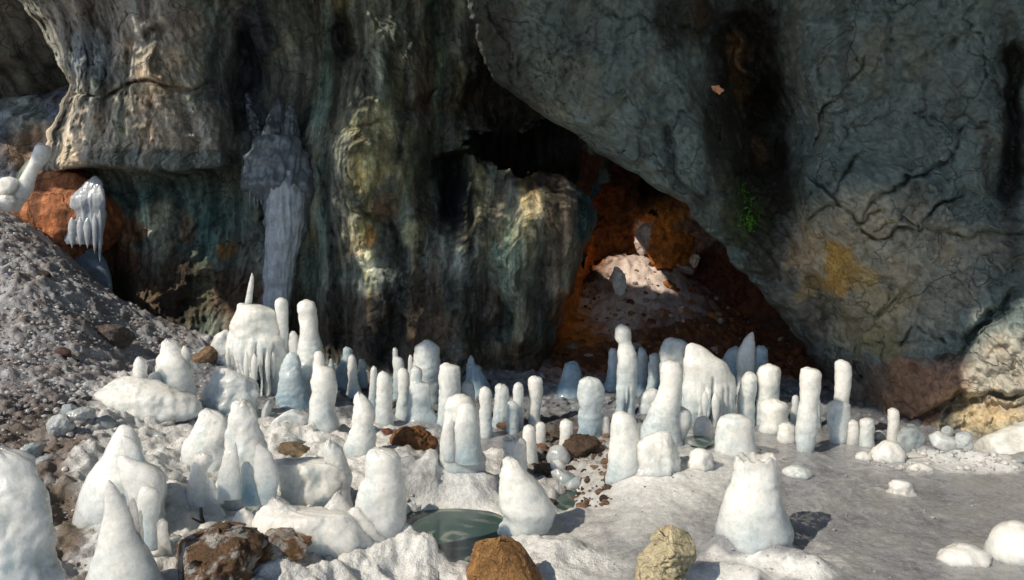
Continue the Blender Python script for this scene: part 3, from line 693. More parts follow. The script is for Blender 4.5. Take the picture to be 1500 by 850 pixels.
def body(name, view, rows, Y=None, k=0.85, n=34, seg=40, amp=0.07, freq=9.0, flute=0.0, jag=0.0, cup=0.0, blue=0.0, mat=None, parent=None,
         tint=None, sink=True, front=0.0, facet=0.0, dmax=0.45, cuts=0, crag=0.0, frost=0.0, blocks=0, slits=(), foot=0.0):
    """a solid whose outline rows (y, left, right) were read off the photograph, standing on the ground below its lowest row"""
    _seed[0] += 1; sd = _seed[0]
    if name == 'ice_stalagmite':
        q0 = np.random.RandomState(sd); amp = amp * q0.uniform(.9, 1.9)
        if jag == 0 and q0.rand() < .45: jag = q0.uniform(.006, .014)
    r = rows_px(view, rows)
    span = np.max(r[:, 2] - r[:, 1]); tall = r[-1, 0] - r[0, 0]
    seg = int(max(seg, min(150, 26 + span * .9))); n = int(max(n, min(120, 18 + tall * .7)))
    hw = (r[-1, 2] - r[-1, 1]) / 2
    if Y is None:
        g = ground_at((r[-1, 1] + r[-1, 2]) / 2, r[-1, 0]); Yf = g[1]
        rmax = np.median((r[:, 2] - r[:, 1]) / 2) / F * Yf
        Y = Yf + min(k * rmax * 0.75, dmax * .75)
    Y = Y - front
    q = smooth_rows(r, n)
    if sink:
        e = q[-1]; w = (e[2] - e[1]) / 2; m = (e[2] + e[1]) / 2
        q = np.concatenate([q, [[e[0] + 0.03 * F / Y, m - w * 1.06, m + w * 1.06], [e[0] + 0.12 * F / Y, m - w * 1.15, m + w * 1.15]]])
    cx = ((q[:, 1] + q[:, 2]) / 2 - CX) / F * Y; z = CZ - (q[:, 0] - HY) / F * Y; rad = np.maximum((q[:, 2] - q[:, 1]) / 2 / F * Y, 0.003)
    nr = len(q)
    if foot: rad = rad * (1 + foot * np.exp(-np.maximum(z - CZ + (r[-1, 0] - HY) / F * Y, 0) / 0.035))
    th = np.linspace(0, 2 * math.pi, seg, endpoint=False)
    zt = (z - z[-1]) / max(z[0] - z[-1], 1e-6)
    dep = np.minimum(rad * k, dmax)
    yo = 0.10 * np.median(rad) * perlin(np.c_[z * 6, z * 0 + sd * 1.7, z * 0]) * 2
    X = cx[:, None] + rad[:, None] * np.cos(th); Yy = Y + yo[:, None] + dep[:, None] * np.sin(th); Z = np.repeat(z[:, None], seg, 1)
    if jag > 0:
        jn = fbm(np.c_[np.cos(th) * 2.6, np.sin(th) * 2.6, th * 0 + sd], 4, sd) * 1.3
        Z = Z + jag * jn[None] * (zt[:, None] ** 6)
    rings = [np.stack([X, Yy, Z], -1)]
    top = rings[0][0]; ctop = top.mean(0)
    w0 = rad[0]
    if cup > 0:
        for f_, dzz in ((0.86, 0.004), (0.74, -0.25 * cup), (0.62, -0.7 * cup), (0.35, -cup)):
            ring = ctop + (top - ctop) * np.array([f_, f_, 1]); ring[:, 2] += dzz; ring[:, 2] = ctop[2] + (ring[:, 2] - ctop[2]) * (1 if f_ > .7 else .4)
            rings.insert(0, ring[None])
        cap = ctop + np.array([0, 0, -cup * 1.05])
    else:
        hcap = min(w0, dep[0] * 1.2) * 0.30
        for f_, dzz in ((0.9, 0.35), (0.7, 0.72), (0.4, 0.93)):
            ring = ctop + (top - ctop) * np.array([f_, f_, 1]); ring[:, 2] += dzz * hcap
            rings.insert(0, ring[None])
        cap = ctop + np.array([0, 0, hcap])
    V = np.concatenate([x for x in rings], 0); nrr = V.shape[0]
    ax = np.r_[np.full(nrr - nr, 0), np.arange(nr)]
    C0 = np.stack([cx[ax], np.full(nrr, Y) + yo[ax], V[:, :, 2].mean(1)], -1)[:, None]
    P = V.reshape(-1, 3)
    out = (V - C0); out[:, :, 2] *= 0.25
    L = np.linalg.norm(out, axis=2, keepdims=True); out = (out / np.maximum(L, 1e-4)).reshape(-1, 3)
    size = np.median(rad)
    fq = freq * min(2.2, max(0.5, 0.10 / size))
    off = np.array([sd * 3.1, sd * 1.3, sd * 0.7])
    dn = amp * size * (fbm(P * fq + off, 3, sd) * 1.1 + 0.22 * fbm(P * fq * 3.0 + off, 3, sd + 5)) + 0.0012 * fbm(P * 42 + off, 2, sd + 8)
    dn += 0.30 * amp * size * np.minimum(0, -np.abs(perlin(P * np.array([fq, fq, fq * .5]) + off, sd + 21)) + .05)
    if flute: dn += flute * size * (fbm(P * np.array([1, 1, .10]) * (2.2 / size) + off, 3, sd + 2, ridged=True) - 0.3)
    if facet: dn += facet * size * (-fbm(P * (1.5 / size) + off, 4, sd + 3, ridged=True) + .3)
    if name == 'ice_stalagmite':
        dn += 0.045 * size * perlin(np.c_[P[:, 2] * 22 + 2 * perlin(P * 5 + off, sd), P[:, 2] * 0 + sd * .37, P[:, 2] * 0], 3)
    if slits:
        vx0, vy0, vs = VIEWS[view]
        qx = (CX + F * P[:, 0] / Y - vx0) * vs; qy = (HY + F * (CZ - P[:, 2]) / Y - vy0) * vs
        for sx, s0, s1, sw, sdp in slits:
            g_ = np.clip((qy - s0) / (s1 - s0), 0, 1.0)
            wob = sw * .5 * perlin(np.c_[qy * .02, qy * 0 + sx, qy * 0])
            dn -= (P[:, 1] < Y + .02) * sdp * g_ ** .7 * np.exp(-((qx - sx - wob) / (sw * (.35 + .65 * g_))) ** 2)
    if crag:
        dn += crag * (0.040 * fbm(P * 8 + off, 3, sd + 6) + 0.075 * (fbm(P * np.array([8, 8, 4.5]) + off, 4, sd + 9, ridged=True) - .35) + 0.006 * fbm(P * 34 + off, 3, sd + 12))
    P = P + out * dn[:, None]
    if blocks:
        rs = np.random.RandomState(sd + 50); cc = P[rs.choice(len(P), blocks)] + rs.normal(size=(blocks, 3)) * size * .15
        wq = P + .22 * size * np.c_[fbm(P * 3 / size + off, 3, 1), fbm(P * 3 / size + off, 3, 2), fbm(P * 3 / size + off, 3, 3)]
        near = ((wq[:, None] - cc[None]) ** 2 * np.array([1, 1, 1.8])).sum(-1).argmin(1)
        P = P + out * (rs.uniform(-.16, .10, blocks)[near] * size)[:, None]
    if cuts:
        rs = np.random.RandomState(sd); ctr_ = P.mean(0); Q = P - ctr_
        for _ in range(cuts):
            nv = rs.normal(size=3); nv[2] = abs(nv[2]) * .8 ; nv[1] = -abs(nv[1]) if rs.rand() < .7 else nv[1]; nv /= np.linalg.norm(nv)
            pr = Q @ nv; lim = pr.max() * rs.uniform(.6, .92); ov = np.maximum(0, pr - lim)
            Q = Q - nv * (ov * .88)[:, None]
        P = ctr_ + Q + out * (0.03 * size * fbm(P * (5 / size) + off, 4, sd + 7))[:, None]
    P = np.concatenate([P, cap[None]])
    f = grid_faces(nrr, seg, True)
    faces = [tuple(x[::-1]) for x in f.tolist()] + [(len(P) - 1, i, (i + 1) % seg) for i in range(seg)]
    if not sink: faces.append(tuple((nrr - 1) * seg + i for i in range(seg - 1, -1, -1)))
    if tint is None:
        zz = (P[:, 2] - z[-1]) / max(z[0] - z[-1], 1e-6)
        w = np.clip(blue + 0.72 * sstep(0.85, -0.05, zz + 0.10 * fbm(P * 7 + off, 3, sd)) + 0.10 * fbm(P * 11 + off, 3, sd + 4), 0, 1)[:, None]  # blue mixes clear-ice colour with painted shade, strongest towards the base
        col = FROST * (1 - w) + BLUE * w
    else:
        col = np.tile(np.array(tint), (len(P), 1)) * (1 + .25 * fbm(P * 8 + off, 3, sd))[:, None]
    if frost:
        w = (frost * sstep(-.1, .25, fbm(P * 12 + off, 5, sd + 14) + .3 * fbm(P * 45 + off, 3, sd + 15)))[:, None]
        col = col * (1 - w) + np.array([.55, .53, .5]) * w
    o = make_mesh(name, P, faces, mat or M_ICE, col, None, True, parent)
    o['_y'] = float(Y); o['_k'] = float(k)
    return o

G_STAL = 'ice stalagmites standing on the cave floor'
def stal(label, view, rows, **kw):
    kids = kw.pop('kids', []); name = kw.pop('name', 'ice_stalagmite'); cat = kw.pop('cat', 'stalagmite'); group = kw.pop('group', G_STAL if name == 'ice_stalagmite' else None)
    if name in ('ice_stalagmite', 'ice_block', 'ice_ball'): kw.setdefault('foot', .28)
    if name in ('ice_mound', 'ice_spire'): kw.setdefault('foot', .14)
    o = tag(body(name, view, rows, **kw), label, cat, group)
    for kn, kv, krows, kkw in kids:
        kk = dict(kkw); lab = kk.pop('label', None)
        c = body(kn, kv, krows, Y=o['_y'], parent=o, **({'sink': False, 'n': 20, 'seg': 22} | kk))
        if lab: c['label'] = lab
        del c['_y'], c['_k']
    del o['_y'], o['_k']
    return o
def cone(view, x, y0, y1, w, front, **kw):
    """one hanging icicle, wide at y0 and pointed at y1"""
    h = y1 - y0
    return ('icicle', view, [(y0, x - w * .12, x + w * .12), (y0 + .14 * h, x - w * .46, x + w * .46), (y0 + .32 * h, x - w * .60, x + w * .60), (y0 + .52 * h, x - w * .54, x + w * .56), (y0 + .72 * h, x - w * .38, x + w * .40), (y0 + .88 * h, x - w * .18, x + w * .22), (y1, x - w * .01, x + w * .03)],
            dict(front=front - .02, amp=.05, k=.8, **kw))

import bmesh
_ico = {}
def ico(n):
    if n not in _ico:
        bm = bmesh.new(); bmesh.ops.create_icosphere(bm, subdivisions=n, radius=1)
        _ico[n] = (np.array([v.co[:] for v in bm.verts]), np.array([[v.index for v in f_.verts] for f_ in bm.faces])); bm.free()
    return _ico[n]

def chunk_shape(seed, cuts=9, lo=.55, hi=.9, n=5, soft=24.):
    d, f_ = ico(n); rs = np.random.RandomState(seed)
    nn = rs.normal(size=(cuts, 3)); nn /= np.linalg.norm(nn, axis=1, keepdims=True); hh = rs.uniform(lo, hi, cuts)
    dd = d @ nn.T
    r = np.where(dd > 0.05, hh / np.maximum(dd, 0.05), 9); r = np.concatenate([r, np.ones((len(d), 1))], 1)
    r = -np.log(np.exp(-soft * r).sum(1)) / soft
    return d * r[:, None], f_

def chunk(name, label, cat, px, py, w, h, depth=0.8, rot=0, yaw=0, seed=1, cuts=9, lo=.55, hi=.9, mat=None, tint=(.5, .5, .5), amp=.05, Y=None, group=None, n=5, sink=0.15, parent=None):
    """a broken block or stone of w x h pixels centred on a pixel and resting on the ground"""
    V, f_ = chunk_shape(seed, cuts, lo, hi, n)
    V = V / np.abs(V).max(0)
    if Y is None: Yf = ground_at(px, py + h / 2 * (1 - sink))[1]; Y = Yf + depth * min(w, h) / 2 / F * Yf * .7
    a, b = w / 2 / F * Y, h / 2 / F * Y
    V = V * np.array([a, depth * (a + b) / 2, b])
    off = np.array([seed * 1.7, seed * .9, seed * 2.3]); sz = (a + b) / 2
    nrm = V / np.linalg.norm(V, axis=1, keepdims=True)
    V = V + nrm * (amp * sz * (fbm(V * 2.2 / sz + off, 4, seed) - .6 * fbm(V * 4 / sz + off, 4, seed + 3, ridged=True) + .3))[:, None]
    m = np.array(Matrix.Rotation(radians(rot), 3, 'Y') @ Matrix.Rotation(radians(yaw), 3, 'Z'))
    V = V @ m.T + to_world(px, py, Y)
    t = np.array(tint) * (1 + .35 * fbm(V * 9 + off, 3, seed))[:, None]
    o = make_mesh(name, V, f_, mat or M_STONE, t, None, True, parent)
    return tag(o, label, cat, group)

# ------------------------------------------------------------------ stalagmites, left half
stal('broad drip-fringed ice stalagmite carrying a thin spike, highest of the left half', 'A',
     [(206, 180, 222), (212, 174, 300), (222, 172, 330), (240, 172, 385), (262, 168, 396), (290, 152, 405), (330, 146, 425), (380, 136, 445), (440, 124, 455), (500, 122, 455), (560, 150, 450), (620, 186, 430), (660, 200, 410), (700, 200, 400)],
     k=.6, n=46, seg=64, amp=.06, flute=.06, kids=[
         ('spike', 'A', [(38, 256, 262), (52, 253, 267), (75, 246, 269), (110, 237, 268), (150, 230, 264), (190, 222, 260), (235, 220, 254)], dict(amp=.08)),
         ('finger', 'A', [(176, 402, 432), (186, 388, 450), (205, 383, 457), (255, 389, 458), (300, 392, 458), (350, 396, 459), (420, 392, 460), (500, 388, 458)], dict(amp=.04, front=.02, n=26, seg=30)),
         cone('A', 228, 470, 665, 26, .27), cone('A', 272, 480, 672, 30, .27), cone('A', 345, 470, 655, 24, .23), cone('A', 375, 470, 625, 20, .2), cone('A', 128, 450, 570, 24, .12)],
     slits=[(178, 380, 560, 9, .16), (248, 430, 640, 8, .2), (262, 500, 640, 7, .15), (312, 400, 620, 12, .2), (330, 470, 640, 7, .15), (362, 430, 620, 9, .18), (400, 400, 600, 9, .15), (212, 480, 640, 6, .12), (150, 440, 560, 7, .12), (290, 560, 650, 5, .14)])
stal('tall round-headed ice stalagmite just right of the drip-fringed one', 'A',
     [(187, 540, 575), (196, 522, 596), (212, 510, 606), (240, 507, 614), (270, 510, 614), (310, 516, 617), (360, 518, 626), (420, 512, 634), (480, 505, 640), (540, 500, 645), (620, 495, 640), (700, 490, 630), (760, 485, 630)], k=.85, n=40)
stal('low ice lump wedged between the drip-fringed stalagmite and the round-headed one', 'A', [(358, 470, 495), (372, 463, 506), (400, 460, 515), (450, 458, 520), (520, 456, 530), (620, 440, 540), (720, 430, 540)], k=.8)
stal('bluish ice cone in shade in front of the tall round-headed stalagmite', 'A', [(474, 468, 486), (484, 455, 502), (505, 440, 518), (540, 425, 528), (600, 410, 542), (670, 402, 560), (740, 395, 580), (790, 392, 592)], blue=.6, k=.8)
stal('slim pale stalagmite with a notched shoulder and waist, beside the blue shaded cone', 'A',
     [(470, 610, 634), (482, 600, 648), (505, 593, 656), (545, 591, 657), (556, 590, 690), (568, 590, 710), (600, 588, 718), (640, 586, 726), (680, 587, 728), (730, 578, 718), (770, 574, 712), (820, 572, 722), (880, 566, 736), (945, 568, 740)], k=.8, n=44, amp=.05)
stal('pale pointed stalagmite leaning its slope right, standing on a snowy shoulder', 'A',
     [(694, 838, 850), (710, 826, 876), (735, 817, 902), (765, 814, 922), (800, 812, 929), (850, 806, 932), (900, 796, 934), (950, 780, 936), (1000, 764, 934), (1050, 760, 926)], k=.8, n=40)
stal('plain pale stalagmite pillar, right behind the pointed one', 'A', [(577, 968, 986), (586, 954, 1004), (605, 946, 1020), (640, 944, 1030), (690, 944, 1028), (750, 938, 1030), (820, 936, 1032), (890, 934, 1034)], k=.85)
stal('slim rounded stalagmite at the left of the twin-headed ice mass', 'A', [(560, 1072, 1094), (572, 1060, 1112), (595, 1056, 1122), (640, 1058, 1124), (690, 1062, 1120), (760, 1052, 1122), (850, 1046, 1126)], blue=.1)
stal('stepped twin-headed ice mass with blue flanks behind the arched stalagmite', 'A', [(555, 1148, 1172), (564, 1136, 1186), (585, 1129, 1192), (635, 1127, 1194), (644, 1126, 1226), (665, 1124, 1236), (720, 1120, 1240), (780, 1112, 1248), (830, 1106, 1270), (870, 1100, 1278)], blue=.3, k=.75)
stal('thin shaded stalagmite with a narrow finger top, second row on the left', 'A', [(450, 1036, 1050), (460, 1030, 1058), (495, 1030, 1060), (505, 1030, 1080), (530, 1031, 1092), (570, 1034, 1098), (640, 1034, 1100), (740, 1030, 1100)], blue=.3)
stal('widest dome-topped pale stalagmite against the dark central wall', 'A', [(409, 1200, 1240), (416, 1190, 1256), (428, 1168, 1270), (440, 1152, 1278), (470, 1144, 1286), (520, 1140, 1292), (580, 1140, 1292), (660, 1142, 1286), (760, 1140, 1288)], blue=.22, k=.7, amp=.06,
     kids=[('sliver', 'A', [(488, 1122, 1132), (500, 1117, 1138), (560, 1114, 1142), (640, 1112, 1144), (720, 1110, 1146)], dict(blue=.3))])
stal('square-shouldered tall pillar behind the arched stalagmite', 'A', [(534, 1306, 1340), (540, 1294, 1364), (550, 1288, 1392), (575, 1286, 1402), (620, 1284, 1406), (700, 1282, 1404), (780, 1280, 1402), (880, 1278, 1400)], blue=.12)
stal('short bluish dome at the right foot of the square-shouldered pillar', 'A', [(630, 1432, 1456), (640, 1420, 1468), (665, 1412, 1477), (710, 1409, 1482), (780, 1408, 1484), (850, 1406, 1486)], blue=.5)
stal('arched stalagmite split at the top with a dark slot, by the grass-coloured rocks'.replace('grass-coloured ', 'brown '), 'B',
     [(-4, 925, 985), (4, 905, 1006), (20, 893, 1018), (45, 887, 1032), (80, 886, 1040), (120, 880, 1046), (160, 872, 1050), (210, 866, 1054), (250, 865, 1060), (290, 868, 1072), (325, 880, 1060), (342, 890, 1050)], k=.75, n=44, seg=56, amp=.05,
     kids=[('front_flake', 'B', [(38, 965, 1010), (52, 948, 1026), (90, 940, 1036), (135, 932, 1040), (190, 930, 1042), (250, 930, 1046), (310, 935, 1050)], dict(front=.10, k=.6)),
           ('front_flake', 'B', [(112, 892, 918), (125, 882, 926), (170, 874, 930), (230, 870, 940), (300, 880, 950)], dict(front=.09, k=.6))])
stal('small waisted stalagmite half in shade, left back row beside the slim notched one', 'A', [(490, 796, 812), (500, 788, 822), (530, 784, 832), (580, 784, 836), (610, 786, 838), (660, 782, 850), (720, 774, 870)], blue=.2)
stal('thin knife-like stalagmite in the left back row', 'A', [(550, 922, 932), (562, 913, 942), (600, 908, 946), (650, 904, 946), (720, 898, 944), (780, 895, 944)], blue=.25)
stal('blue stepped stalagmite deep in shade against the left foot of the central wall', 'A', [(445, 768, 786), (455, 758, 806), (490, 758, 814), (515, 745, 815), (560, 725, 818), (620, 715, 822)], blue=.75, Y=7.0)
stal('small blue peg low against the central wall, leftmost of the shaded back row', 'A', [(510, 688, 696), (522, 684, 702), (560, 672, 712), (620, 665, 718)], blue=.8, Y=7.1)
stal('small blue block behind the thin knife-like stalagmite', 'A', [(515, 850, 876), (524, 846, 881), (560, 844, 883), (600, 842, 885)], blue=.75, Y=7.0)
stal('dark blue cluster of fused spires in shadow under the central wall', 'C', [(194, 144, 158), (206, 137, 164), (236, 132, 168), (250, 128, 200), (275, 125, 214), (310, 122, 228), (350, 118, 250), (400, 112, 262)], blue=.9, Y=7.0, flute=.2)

# ------------------------------------------------------------------ stalagmites, middle and right
stal('two-part narrow pillar with a waist behind the dark gravel hollow', 'C', [(363, 214, 238), (372, 202, 252), (400, 193, 262), (435, 193, 263), (475, 196, 260), (500, 194, 262), (550, 194, 262), (610, 196, 268), (650, 198, 262)], blue=.1)
stal('pair of fused pale blue pillars in the middle of the back row', 'C', [(355, 292, 340), (365, 285, 352), (400, 282, 357), (470, 278, 357), (540, 268, 352), (590, 262, 348)], blue=.3, flute=.12)
stal('thin bluish pillar right of the fused pair in the back row', 'C', [(342, 394, 422), (352, 384, 432), (380, 379, 437), (450, 378, 438), (540, 378, 440), (600, 376, 440)], blue=.28)
stal('stubby rounded stalagmite between the fused pair and the thin bluish pillar', 'C', [(445, 362, 388), (455, 350, 400), (490, 345, 408), (550, 345, 410), (620, 344, 410)], blue=.45)
stal('flat-topped hourglass stalagmite beside the big blue leaning lump', 'C', [(308, 476, 512), (316, 466, 536), (340, 463, 545), (380, 465, 546), (420, 471, 541), (455, 472, 536), (490, 467, 530), (540, 465, 532), (590, 468, 548)], amp=.05, blue=.05)
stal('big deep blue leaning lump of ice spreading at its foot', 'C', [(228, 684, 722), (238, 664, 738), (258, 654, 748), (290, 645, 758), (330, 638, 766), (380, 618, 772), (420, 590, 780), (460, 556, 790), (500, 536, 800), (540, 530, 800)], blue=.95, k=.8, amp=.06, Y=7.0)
stal('grey-blue paddle-shaped stalagmite with a round head and narrow foot', 'C', [(311, 776, 822), (320, 754, 850), (345, 738, 872), (390, 730, 883), (430, 734, 880), (470, 740, 868), (520, 738, 862), (580, 736, 860), (640, 734, 856)], blue=.42, k=.6)
stal('tall jointed stalagmite like a standing figure with split foot', 'C',
     [(18, 964, 984), (28, 950, 1006), (45, 942, 1026), (80, 940, 1030), (104, 944, 1030), (125, 958, 1034), (170, 954, 1054), (210, 951, 1064), (270, 950, 1066), (320, 948, 1062), (370, 946, 1060), (440, 946, 1052), (520, 944, 1044)], blue=.15, n=46, k=.8, amp=.05,
     
     slits=[(985, 360, 480, 7, .07), (1012, 350, 480, 8, .09), (1000, 420, 500, 4, .05)])
stal('blue square block behind the left side of the figure-like stalagmite', 'C', [(155, 912, 944), (165, 905, 954), (210, 902, 958), (280, 896, 960), (340, 890, 962)], blue=.6, Y=7.1)
stal('blue serrated stalagmite just behind the right side of the figure-like one', 'C', [(148, 1076, 1090), (160, 1070, 1104), (200, 1064, 1118), (260, 1060, 1118), (330, 1056, 1116), (380, 1050, 1110)], blue=.6, Y=7.0, flute=.15)
stal('ribbed blue-grey pillar between the serrated one and the broad back stalagmite', 'C', [(180, 1146, 1172), (190, 1132, 1184), (220, 1125, 1190), (280, 1122, 1190), (340, 1118, 1190), (400, 1114, 1188)], blue=.4, flute=.12, Y=6.7)
stal('broad grey stalagmite with two-step top behind the great wing-shaped one', 'C', [(94, 1232, 1262), (102, 1212, 1300), (116, 1202, 1328), (140, 1196, 1342), (200, 1190, 1345), (280, 1188, 1345), (360, 1186, 1345), (430, 1180, 1345)], blue=.32, k=.6, Y=6.5)
stal('cream pillar widening to the left at its foot, left of the great wing-shaped stalagmite', 'C', [(224, 1218, 1268), (232, 1202, 1296), (260, 1194, 1310), (310, 1190, 1312), (360, 1182, 1310), (410, 1164, 1306), (450, 1146, 1300), (500, 1124, 1296), (560, 1100, 1296), (630, 1080, 1300), (690, 1070, 1300)], k=.75, n=40, amp=.05)
stal('great wing-shaped white stalagmite with a sloping ragged top and dripping skirt', 'D',
     [(160, 600, 622), (168, 586, 648), (185, 577, 680), (205, 570, 705), (230, 565, 742), (258, 561, 790), (280, 562, 812), (310, 570, 826), (345, 566, 843), (390, 560, 848), (440, 557, 850), (490, 560, 848), (545, 566, 842), (590, 590, 815), (620, 620, 790)], k=.5, n=50, seg=72, amp=.05, flute=.05, front=.05,
     kids=[cone('D', 684, 420, 590, 30, .20), cone('D', 742, 430, 618, 36, .19)],
     slits=[(660, 360, 560, 10, .2), (712, 330, 560, 12, .26), (770, 380, 590, 7, .14), (800, 380, 580, 7, .14), (620, 430, 590, 6, .1), (690, 500, 590, 5, .14)])
stal('tall pale stalagmite with a slanted pointed top right of the great wing', 'D', [(100, 938, 950), (112, 922, 954), (130, 905, 955), (160, 888, 957), (200, 868, 957), (235, 858, 957), (290, 856, 956), (350, 860, 956), (430, 860, 956), (520, 862, 956)], blue=.05, amp=.05)
stal('knobbly pale head on a blue pillar between the great wing and the broad notched pillar', 'D', [(320, 918, 940), (330, 902, 956), (350, 890, 968), (390, 882, 968), (420, 872, 966), (448, 868, 964), (475, 866, 958), (560, 866, 955), (620, 866, 955)], blue=.2)
stal('broad square-topped pillar standing behind the round-shouldered block', 'D', [(277, 1014, 1050), (284, 996, 1076), (294, 984, 1094), (330, 971, 1099), (370, 971, 1096), (430, 976, 1090), (480, 972, 1086), (540, 962, 1090), (620, 958, 1090)], amp=.05)
stal('round-shouldered ice block standing in front of the broad square-topped pillar', 'D', [(477, 1016, 1100), (486, 998, 1130), (505, 988, 1140), (560, 985, 1139), (620, 984, 1134), (665, 990, 1110)], k=.75)
stal('short stubby block at the left foot of the tall waisted pillar', 'D', [(605, 1108, 1160), (614, 1095, 1174), (640, 1088, 1178), (680, 1084, 1178), (708, 1090, 1170)], k=.8)
stal('tall cream waisted pillar, nearest of the slim ones on the right floor', 'D', [(295, 1226, 1262), (303, 1214, 1300), (318, 1208, 1317), (345, 1205, 1321), (390, 1206, 1318), (440, 1208, 1312), (490, 1202, 1304), (530, 1194, 1299), (580, 1189, 1304), (640, 1186, 1300), (700, 1183, 1284), (765, 1196, 1268)], n=42, amp=.05)
stal('slim rounded pillar on a wider frosted base, rightmost tall one against the dark rock', 'D', [(254, 1414, 1446), (262, 1402, 1466), (285, 1398, 1484), (320, 1398, 1490), (370, 1398, 1486), (430, 1395, 1478), (500, 1394, 1470), (600, 1394, 1470), (715, 1390, 1462)], n=38, amp=.05,
     kids=[('base', 'D', [(488, 1372, 1470), (498, 1364, 1478), (530, 1360, 1480), (600, 1358, 1478), (660, 1364, 1470), (730, 1372, 1455)], dict(blue=.2, label='wider frosted foot of the pillar', sink=True, n=20, seg=34, front=.02))])
stal('short round-topped stub right of the rightmost tall pillar', 'R', [(113, 686, 716), (119, 677, 726), (140, 672, 731), (190, 670, 730), (232, 674, 726)], k=.85)
stal('grey-blue shaded stub left of the tall waisted pillar', 'D', [(447, 1172, 1192), (456, 1164, 1198), (500, 1160, 1200), (580, 1152, 1202), (640, 1148, 1202)], blue=.45)
stal('slim shaded pillar almost hidden behind the tall waisted one', 'D', [(440, 1286, 1306), (456, 1280, 1314), (520, 1280, 1318), (620, 1278, 1318)], blue=.4)
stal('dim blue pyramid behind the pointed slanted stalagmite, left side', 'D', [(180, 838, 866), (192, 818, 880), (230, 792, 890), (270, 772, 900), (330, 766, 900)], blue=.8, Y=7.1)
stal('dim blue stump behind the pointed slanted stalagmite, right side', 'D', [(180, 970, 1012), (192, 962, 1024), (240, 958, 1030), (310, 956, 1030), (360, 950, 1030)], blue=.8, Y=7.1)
stal('low frosted bulge behind the cream pillar and the figure-like stalagmite', 'D', [(412, 378, 416), (424, 350, 432), (450, 332, 440), (500, 324, 444), (550, 322, 444)], blue=.3, k=.7)
stal('small plain peg on the dark gravel, right of the clear ice dome', 'C', [(545, 656, 686), (553, 643, 700), (572, 637, 708), (620, 635, 709), (670, 633, 709), (714, 634, 712)], amp=.05)
stal('narrow leaning peg at the left edge of the dark gravel', 'C', [(575, 450, 484), (583, 438, 498), (605, 431, 504), (660, 430, 508), (720, 432, 512), (790, 440, 520)], amp=.05, blue=.05)
stal('small shaded peg between the narrow leaning peg and the plain one', 'C', [(560, 514, 548), (570, 507, 556), (600, 505, 558), (660, 507, 560), (696, 508, 562)], blue=.15)
stal('short peg standing at the foot of the paddle-shaped stalagmite', 'C', [(528, 790, 826), (538, 776, 836), (570, 772, 840), (610, 768, 838), (640, 764, 838)], blue=.1)
stal('short shaded peg right of the paddle-shaped stalagmite', 'C', [(520, 866, 896), (530, 856, 906), (570, 852, 910), (625, 850, 912)], blue=.1)
stal('cup-topped hollow stump behind the slug-shaped cone', 'E', [(199, 178, 264), (212, 176, 284), (235, 176, 288), (270, 178, 288), (300, 172, 286), (350, 166, 290), (400, 165, 292)], cup=.03, jag=.012, k=.8)
stal('slug-shaped white cone leaning left at the pool edge', 'E', [(288, 198, 222), (300, 186, 246), (325, 178, 272), (360, 170, 305), (395, 164, 335), (435, 161, 368), (480, 162, 398), (520, 166, 416), (555, 182, 416), (600, 172, 400), (640, 172, 360)], k=.75, n=44, seg=52, amp=.05)
stal('stout white stump at the left end of the central ice hump', 'E', [(74, 696, 742), (84, 682, 768), (105, 677, 786), (140, 674, 800), (190, 672, 812), (240, 668, 824), (300, 663, 830), (345, 660, 820), (385, 658, 780), (400, 660, 740)], k=.75, n=40, amp=.05)
stal('low saddle-shaped ice mound joining the stout stump to the cream pillar', 'E', [(168, 880, 940), (190, 830, 960), (230, 800, 975), (280, 790, 985), (330, 785, 990), (365, 780, 960)], k=.6, crag=.45, name='ice_mound', cat='ice mound')
stal('smooth round-headed boss beside the cream pillar foot', 'E', [(56, 965, 1020), (70, 950, 1042), (100, 944, 1052), (130, 946, 1050), (165, 950, 1034), (200, 960, 1015), (225, 960, 1010)], k=.8, blue=.15)
stal('speckled ice ball on the rim of the tiny dark pool', 'E', [(94, 1090, 1112), (103, 1074, 1126), (125, 1062, 1138), (155, 1056, 1145), (185, 1060, 1143), (205, 1075, 1130)], k=.9, name='ice_ball', cat='ice ball', amp=.03)
stal('big rounded block at the right end of the central hump, under the great wing', 'E', [(94, 1200, 1290), (102, 1182, 1316), (120, 1172, 1330), (155, 1165, 1340), (200, 1160, 1344), (245, 1160, 1346), (280, 1165, 1345)], k=.65, amp=.05, name='ice_block', cat='ice block')
stal('low white swelling on the grey hump below the tiny pool', 'E', [(250, 1062, 1108), (262, 1046, 1132), (290, 1036, 1146), (320, 1034, 1146), (345, 1050, 1130)], k=.7, crag=.45, name='ice_mound', cat='ice mound')
stal('large nearest white stump with a jagged broken rim on the right floor', 'E',
     [(290, 1254, 1446), (315, 1253, 1447), (350, 1250, 1446), (385, 1238, 1444), (430, 1216, 1446), (470, 1198, 1456), (520, 1182, 1478), (570, 1172, 1500), (620, 1169, 1512), (665, 1180, 1490)], k=.8, n=44, seg=72, foot=.08, jag=.022, cup=.05, amp=.035)
